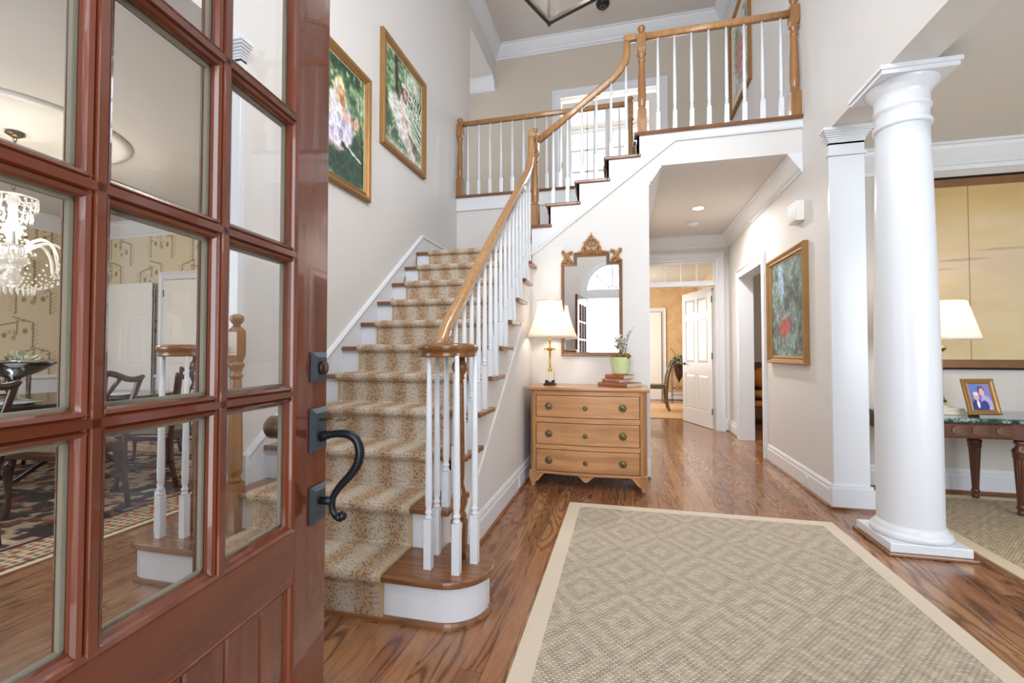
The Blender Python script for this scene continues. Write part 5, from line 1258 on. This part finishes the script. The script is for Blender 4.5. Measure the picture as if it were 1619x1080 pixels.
# sofa: green tufted arm behind the table's right end
t = thing('sofa', 'green patterned sofa with rolled arm at the right edge behind the table', 'sofa', (3.9, 3.9, 0))
for s_ in (0,):
    m = MB(); P = []
    n = 40
    V = []
    for j in range(17):
        y = 3.55 + .9 * j / 16
        for k in range(n):
            a = 2 * PI * k / n; r_ = .15 * (1 + .035 * math.cos(a * 6 + j * .9) * math.sin(j * 1.3)); V.append((3.50 + r_ * 1.15 * math.cos(a), y, .72 + r_ * math.sin(a)))
    f = [(j * n + k, j * n + (k + 1) % n, (j + 1) * n + (k + 1) % n, (j + 1) * n + k) for j in range(16) for k in range(n)]
    m.add(V, f, True); m.add(V[:n], [tuple(range(n))]); m.add(V[-n:], [tuple(range(n))]); m.build('rolled_arm', 'sofa_green', t)
    MB().box(3.38, 3.6, 3.57, 4.42, .10, .68).build('arm_panel', 'sofa_green', t, .03)
MB().box(3.6, 5.1, 4.18, 4.46, .12, .90).build('backrest', 'sofa_green', t, .08, segs=4); MB().box(3.6, 5.1, 3.57, 4.18, .12, .46).build('seat_base', 'sofa_green', t, .04, segs=3)
for x in (3.42, 4.98):
    for y in (3.64, 4.38): MB().lathe([(.02, .0125), (.03, .05), (.035, .12)], (x, y, 0), 12).build('leg', 'dark_mahogany', t)

# ============================================================ DINING ROOM
def wallpaper(u, v, W_=5.08, H_=2.15):
    x, z = u * W_, v * H_
    c = np.zeros(u.shape + (3,)) + hx('dccdb2'); c = lay(c, fbm(x * 2, z * 2, 3) * .25, 'd0bf9f')
    for i in range(int(W_ / .36) + 2):
        for j in range(int(H_ / .40) + 2):
            X, Z = i * .36 + (.18 if j % 2 else 0), j * .40 + .06 * math.sin(i * 2.3); s_ = 1 if (i + j) % 2 else -1
            c = lay(c, seg(x, z, X, Z, X, Z + .30, .007), '75674f'); c = lay(c, seg(x, z, X, Z + .30, X + s_ * .20, Z + .36, .008), '7d6f58')
            c = lay(c, seg(x, z, X + s_ * .2, Z + .36, X + s_ * .2, Z + .22, .005), '8d7e62')
            for q in range(6): c = lay(c, seg(x, z, X, Z + .05 * q, X - s_ * .06, Z + .05 * q + .05, .006) * .55, '8f8262')
            for q in range(2): c = lay(c, blob(x, z, X + s_ * (.08 + .09 * q), Z + .19 - .03 * q, .026, .036, 0, .3, .2, 2) * .9, 'a3a06a' if q else '8c7a4c')
            for q in range(5): c = lay(c, blob(x, z, X + s_ * .1 + .09 * math.cos(q * 1.9 + i), Z + .27 + .05 * math.sin(q * 2.4 + j), .016, .009, q, .4, .2, 2) * .8, '85745a')
    return c
def dcanvas(n, org, U, W_, nx):
    H_ = 1.95; o = canvas(n, org, U, (0, 0, H_), nx, 130, lambda u, v: wallpaper(u, v, W_, H_), 'printed_paper', None, 'structure'); return o
dcanvas('wall_dining_far_paper', (-7.4, 4.896, .82), (5.08, 0, 0), 5.08, 420)
dcanvas('wall_dining_left_paper', (-7.396, .1, .82), (0, 4.8, 0), 4.8, 300)
st('trim_wainscot', MB().box(-7.4, -6.16, 4.88, 4.9, .02, .80).box(-5.0, XL - .22, 4.88, 4.9, .02, .80).box(-7.4, -7.38, .1, 4.88, .02, .80), 'white_trim')
st('trim_chair_rail', MB().sweep([(-6.15, 4.88, .80), (-7.38, 4.88, .80), (-7.38, .1, .80)], [(0, 0), (.03, .01), (.035, .03), (.02, .05), (0, .05)]).sweep([(XL - .22, 4.88, .80), (-5.0, 4.88, .80)], [(0, 0), (.03, .01), (.035, .03), (.02, .05), (0, .05)]), 'white_trim')
st('wall_dining_right', MB().box(XL - .24, XL - .2205, 2.15, 4.9, 0, 2.95), 'paint_cream')
def orug(u, v):
    x, y = (u - .5) * 2, (v - .5) * 2; d = np.maximum(abs(x) * 1.0, abs(y)); e = np.minimum(1 - abs(x), (1 - abs(y)) * 1.35)
    c = np.zeros(u.shape + (3,)) + hx('3a3038'); n = fbm(u * 26, v * 34, 2, 3)
    c = lay(c, (n > .52) * 1.0, 'b8a184'); c = lay(c, (fbm(u * 30, v * 38, 7, 2) > .63) * 1.0, '8a4a3c'); c = lay(c, (fbm(u * 28, v * 30, 12, 2) > .68) * 1.0, 'd8c9ac')
    b = (e < .22) * 1.0; c = lay(c, b, 'd9c8a8'); w2 = (np.sin(u * 190) * np.sin(v * 250) + fbm(u * 40, v * 50, 3) * 1.4)
    c = lay(c, b * (w2 > .95), '9c5a44'); c = lay(c, b * (w2 < .25), '6f6a5c'); c = lay(c, ((e > .21) & (e < .235)) * 1.0, '2c2530'); c = lay(c, ((e > .03) & (e < .045)) * 1.0, '4c3a34'); c = lay(c, (e < .02) * 1.0, 'e2d6bd')
    return c
t = thing('oriental_rug', 'patterned oriental rug with cream border under the dining table', 'rug', (-4.75, 2.55, 0))
MB().box(-6.35, -3.10, .55, 4.4, .001, .009).build('backing', 'rug_tan_plain', t)
canvas('pile', (-6.35, .55, .0105), (3.25, 0, 0), (0, 3.85, 0), 240, 280, orug, 'knotted_wool', t)
TX, TY = -4.75, 2.5
t = thing('dining_table', 'long dark polished dining table beneath the crystal chandelier', 'table', (TX, TY, 0))
P = [(TX + .62 * math.copysign(abs(math.cos(a)) ** .45, math.cos(a)), TY + 1.15 * math.copysign(abs(math.sin(a)) ** .45, math.sin(a))) for a in [i * PI / 24 for i in range(48)]]
MB().prism(P, 'XY', .73, .765).build('tabletop', 'table_wood', t, .008, segs=3)
MB().box(TX - .45, TX + .45, TY - .9, TY + .9, .65, .73).build('apron', 'table_wood', t)
for yy in (-.55, .55):
    p = MB().lathe([(.05, .22), (.09, .26), (.10, .32), (.06, .38), (.045, .48), (.07, .58), (.09, .65)], (TX, TY + yy, 0), 24).build('pedestal', 'table_wood', t)
    for q in range(4):
        a = q * PI / 2 + PI / 4; MB().tube(bez((TX + .05 * math.cos(a), TY + yy + .05 * math.sin(a), .27), (TX + .2 * math.cos(a), TY + yy + .2 * math.sin(a), .26), (TX + .3 * math.cos(a), TY + yy + .3 * math.sin(a), .10), (TX + .42 * math.cos(a), TY + yy + .42 * math.sin(a), .037), 8), .025, 8).build('foot', 'table_wood', p)
def dchair():
    t = thing('dining_chair', 'x', 'chair')
    MB().prism([(-.25, -.24), (.25, -.24), (.21, .21), (-.21, .21)], 'XY', .41, .455).build('seat_frame', 'dark_mahogany', t, .008)
    MB().prism([(-.225, -.225), (.225, -.225), (.19, .18), (-.19, .18)], 'XY', .455, .485).build('seat_cushion', 'seat_pattern', t, .012)
    for s_ in (-1, 1):
        MB().tube(bez((s_ * .225, -.215, .41), (s_ * .25, -.25, .3), (s_ * .21, -.2, .12), (s_ * .24, -.25, .0), 8), [.03, .032, .028, .024, .02, .017, .016, .018, .026], 8).build('front_leg', 'dark_mahogany', t)
        MB().tube([(s_ * .19, .26, .0), (s_ * .195, .205, .25), (s_ * .195, .20, .45), (s_ * .20, .23, .70), (s_ * .235, .285, .93), (s_ * .255, .30, .965)], [.018, .02, .021, .019, .02, .014], 8).build('rear_post', 'dark_mahogany', t)
        MB().tube([(s_ * .195, .22, .2), (s_ * .22, -.21, .2)], .011, 6).build('stretcher', 'dark_mahogany', t)
    m = MB().tube(bez((-.25, .298, .955), (-.15, .29, .89), (-.08, .29, 1.0), (0, .295, .985), 8) + bez((0, .295, .985), (.08, .29, 1.0), (.15, .29, .89), (.25, .298, .955), 8)[1:], [.016] + [.022] * 15 + [.016], 8); m.build('crest_rail', 'dark_mahogany', t)
    m = MB()
    for s_ in (-1, 1):
        m.tube([(s_ * .03, .215, .49), (s_ * .035, .235, .58), (s_ * .075, .25, .68), (s_ * .055, .265, .76), (s_ * .02, .27, .82), (s_ * .06, .28, .89), (s_ * .10, .29, .95)], [.016, .014, .014, .014, .012, .014, .014], 6)
    m.tube([(0, .27, .80), (0, .285, .88), (0, .292, .97)], .012, 6); m.tube([(-.06, .262, .72), (.06, .262, .72)], .010, 6); m.build('splat', 'dark_mahogany', t)
    return t
spots = [(-3.85, 3.15, -80, 'dark carved dining chair at the far end of the near side of the table'), (-3.84, 2.45, -90, 'dark carved dining chair in the middle of the near side of the table'), (-3.86, 1.75, -96, 'dark carved dining chair nearest the front window on the near side of the table'),
         (-5.66, 3.15, 90, 'dark carved dining chair across the table, nearest the far wall'), (-5.66, 2.45, 90, 'dark carved dining chair across the table, in the middle'), (-5.66, 1.75, 90, 'dark carved dining chair across the table, nearest the front window'), (-4.75, 3.95, 0, 'dark carved dining chair at the head of the table by the white doors')]
c0 = dchair()
for i, (x, y, a, lab) in enumerate(spots):
    o = c0 if i == 0 else tree(c0); o.location = (x, y, .0125); o.rotation_euler.z = R(a); o['label'] = lab; o['group'] = 'carved chairs around the dining table'
t = thing('serving_bowl', 'large silver footed centrepiece bowl on the dining table', 'bowl', (TX + .2, 2.5, .765))
MB().lathe([(.09, .766), (.095, .78), (.03, .80), (.025, .90), (.04, .95), (.15, 1.0), (.24, 1.06), (.27, 1.09), (.262, 1.09), (.23, 1.065), (.12, 1.01), (.01, .99)], (TX + .2, 2.5, 0), 40).build('bowl', 'silver', t)
leafclump('greenery', (TX + .2, 2.5, 1.06), .16, .06, 90, .07, 'pale_leaf', t, 4)
for i, yy in enumerate((1.95, 3.05)):
    t = thing('candlestick', ('tall silver candlestick on the dining table nearer the window', 'tall silver candlestick on the dining table nearer the white doors')[i], 'candlestick', (TX + .1, yy, .765))
    MB().lathe([(.06, .766), (.06, .78), (.02, .80), (.015, .87), (.025, .90), (.013, .94), (.013, 1.02), (.03, 1.05), (.012, 1.055)], (TX + .1, yy, 0), 20).build('stick', 'silver', t); MB().lathe([(.010, 1.055), (.009, 1.22), (.002, 1.225)], (TX + .1, yy, 0), 10).build('candle', 'white_gloss', t)
pl0 = None
for i, (x, y, lab) in enumerate([(-4.33, 3.1, 'white dinner plate at the near far corner of the dining table'), (-4.33, 2.4, 'white dinner plate at the middle of the near side of the dining table'), (-4.33, 1.75, 'white dinner plate at the near window corner of the dining table')]):
    t = thing('dinner_plate', lab, 'plate', (0, 0, 0), 0, 'plates on the dining table')
    MB().lathe([(.001, .003), (.08, .003), (.085, .001), (.09, .004), (.135, .018), (.135, .021), (.088, .008), (.001, .007)], (0, 0, 0), 32).build('plate', 'white_gloss', t); t.location = (x, y, .7652)
# ceiling medallion and chandelier
st('ceiling_medallion', MB().lathe([(.72, 2.9499), (.72, 2.935), (.66, 2.92), (.63, 2.935), (.45, 2.935), (.42, 2.925), (.25, 2.93), (.20, 2.91), (.12, 2.90), (.06, 2.905)], (-4.70, 2.55, 0), 60), 'white_plaster')
hx0, hy0 = -4.70, 2.55
ct = thing('chandelier', 'lit crystal chandelier with candle arms hanging over the dining table', 'chandelier', (hx0, hy0, 2.9))
m = MB().lathe([(.05, 2.90), (.06, 2.885), (.02, 2.86)], (hx0, hy0, 0), 20); z = 2.87; k = 0
while z > 2.44:
    m.tube([(hx0 + (.012 * math.cos(a) if k % 2 else 0), hy0 + (0 if k % 2 else .012 * math.cos(a)), z - .02 + .024 * math.sin(a)) for a in [i * PI / 4 for i in range(8)]], .003, 4, closed=True); z -= .038; k += 1
m.build('chain', 'antique_brass', ct)
MB().lathe([(.01, 1.66), (.05, 1.69), (.07, 1.74), (.03, 1.80), (.09, 1.86), (.10, 1.90), (.04, 1.95), (.03, 2.05), (.06, 2.12), (.03, 2.20), (.025, 2.32), (.05, 2.36), (.02, 2.42)], (hx0, hy0, 0), 24).build('stem', 'crystal', ct)
def pend(m, x, y, z, L_=.06, r=.009):
    m.lathe([(.001, z - L_), (r, z - L_ * .7), (r * .5, z - L_ * .25), (r * .7, z - L_ * .15), (.001, z)], (x, y, 0), 5, smooth=False)
m = MB().tube([(hx0 + .14 * math.cos(a), hy0 + .14 * math.sin(a), 2.38) for a in [i * PI / 10 for i in range(20)]], .007, 6, closed=True)
m.build('crown_ring', 'crystal', ct)
m = MB()
for i in range(20): a = i * PI / 10; pend(m, hx0 + .14 * math.cos(a), hy0 + .14 * math.sin(a), 2.375, .09); pend(m, hx0 + .11 * math.cos(a), hy0 + .11 * math.sin(a), 2.27, .08)
for j in range(16):
    a = j * PI / 8
    for q in range(9): tt = q / 8; r_ = .13 - .06 * math.sin(tt * PI) ; m.ball((hx0 + r_ * math.cos(a), hy0 + r_ * math.sin(a), 2.36 - tt * .42), .008, 5, 4)
o = m.build('crown_drops', 'crystal', ct); o['kind'] = 'stuff'
for i in range(8):
    a = i * PI / 4 + .3; c_, s_ = math.cos(a), math.sin(a)
    pt_ = lambda r, z: (hx0 + r * c_, hy0 + r * s_, z)
    arm = MB().tube(bez(pt_(.05, 1.92), pt_(.2, 2.15), pt_(.34, 2.02), pt_(.34, 1.86), 8) + bez(pt_(.34, 1.86), pt_(.34, 1.78), pt_(.44, 1.76), pt_(.46, 1.90), 8)[1:], .011, 8).build('arm', 'crystal', ct)
    MB().lathe([(.012, 1.90), (.05, 1.915), (.062, 1.93), (.03, 1.925), (.014, 1.93), (.014, 1.95)], pt_(.46, 0), 16).build('bobeche', 'crystal', arm)
    MB().lathe([(.011, 1.94), (.010, 2.03), (.003, 2.032)], pt_(.46, 0), 10).build('candle_sleeve', 'white_gloss', arm)
    MB().ball(pt_(.46, 2.06), .014, 8, 6, (1, 1, 2.2)).build('flame_bulb', 'bulb_glow', arm)
    m = MB()
    for q in range(7): b_ = q * 2 * PI / 7; p = pt_(.46, 1.925); pend(m, p[0] + .055 * math.cos(b_), p[1] + .055 * math.sin(b_), 1.925, .09)
    o = m.build('drops', 'crystal', arm); o['kind'] = 'stuff'
m = MB()
for j in range(24):
    a = j * PI / 12
    for q in range(1, 8): tt = q / 8; p = (hx0 + (.42 - .30 * tt) * math.cos(a), hy0 + (.42 - .30 * tt) * math.sin(a), 1.86 - .2 * math.sin(tt * PI * .5) ); m.ball(p, .008, 5, 4)
    pend(m, hx0 + .13 * math.cos(a), hy0 + .13 * math.sin(a), 1.68, .07)
o = m.build('bead_strings', 'crystal', ct); o['kind'] = 'stuff'
bulb('chandelier_light', (hx0, hy0, 2.10), 42, (1, .88, .72), .25)
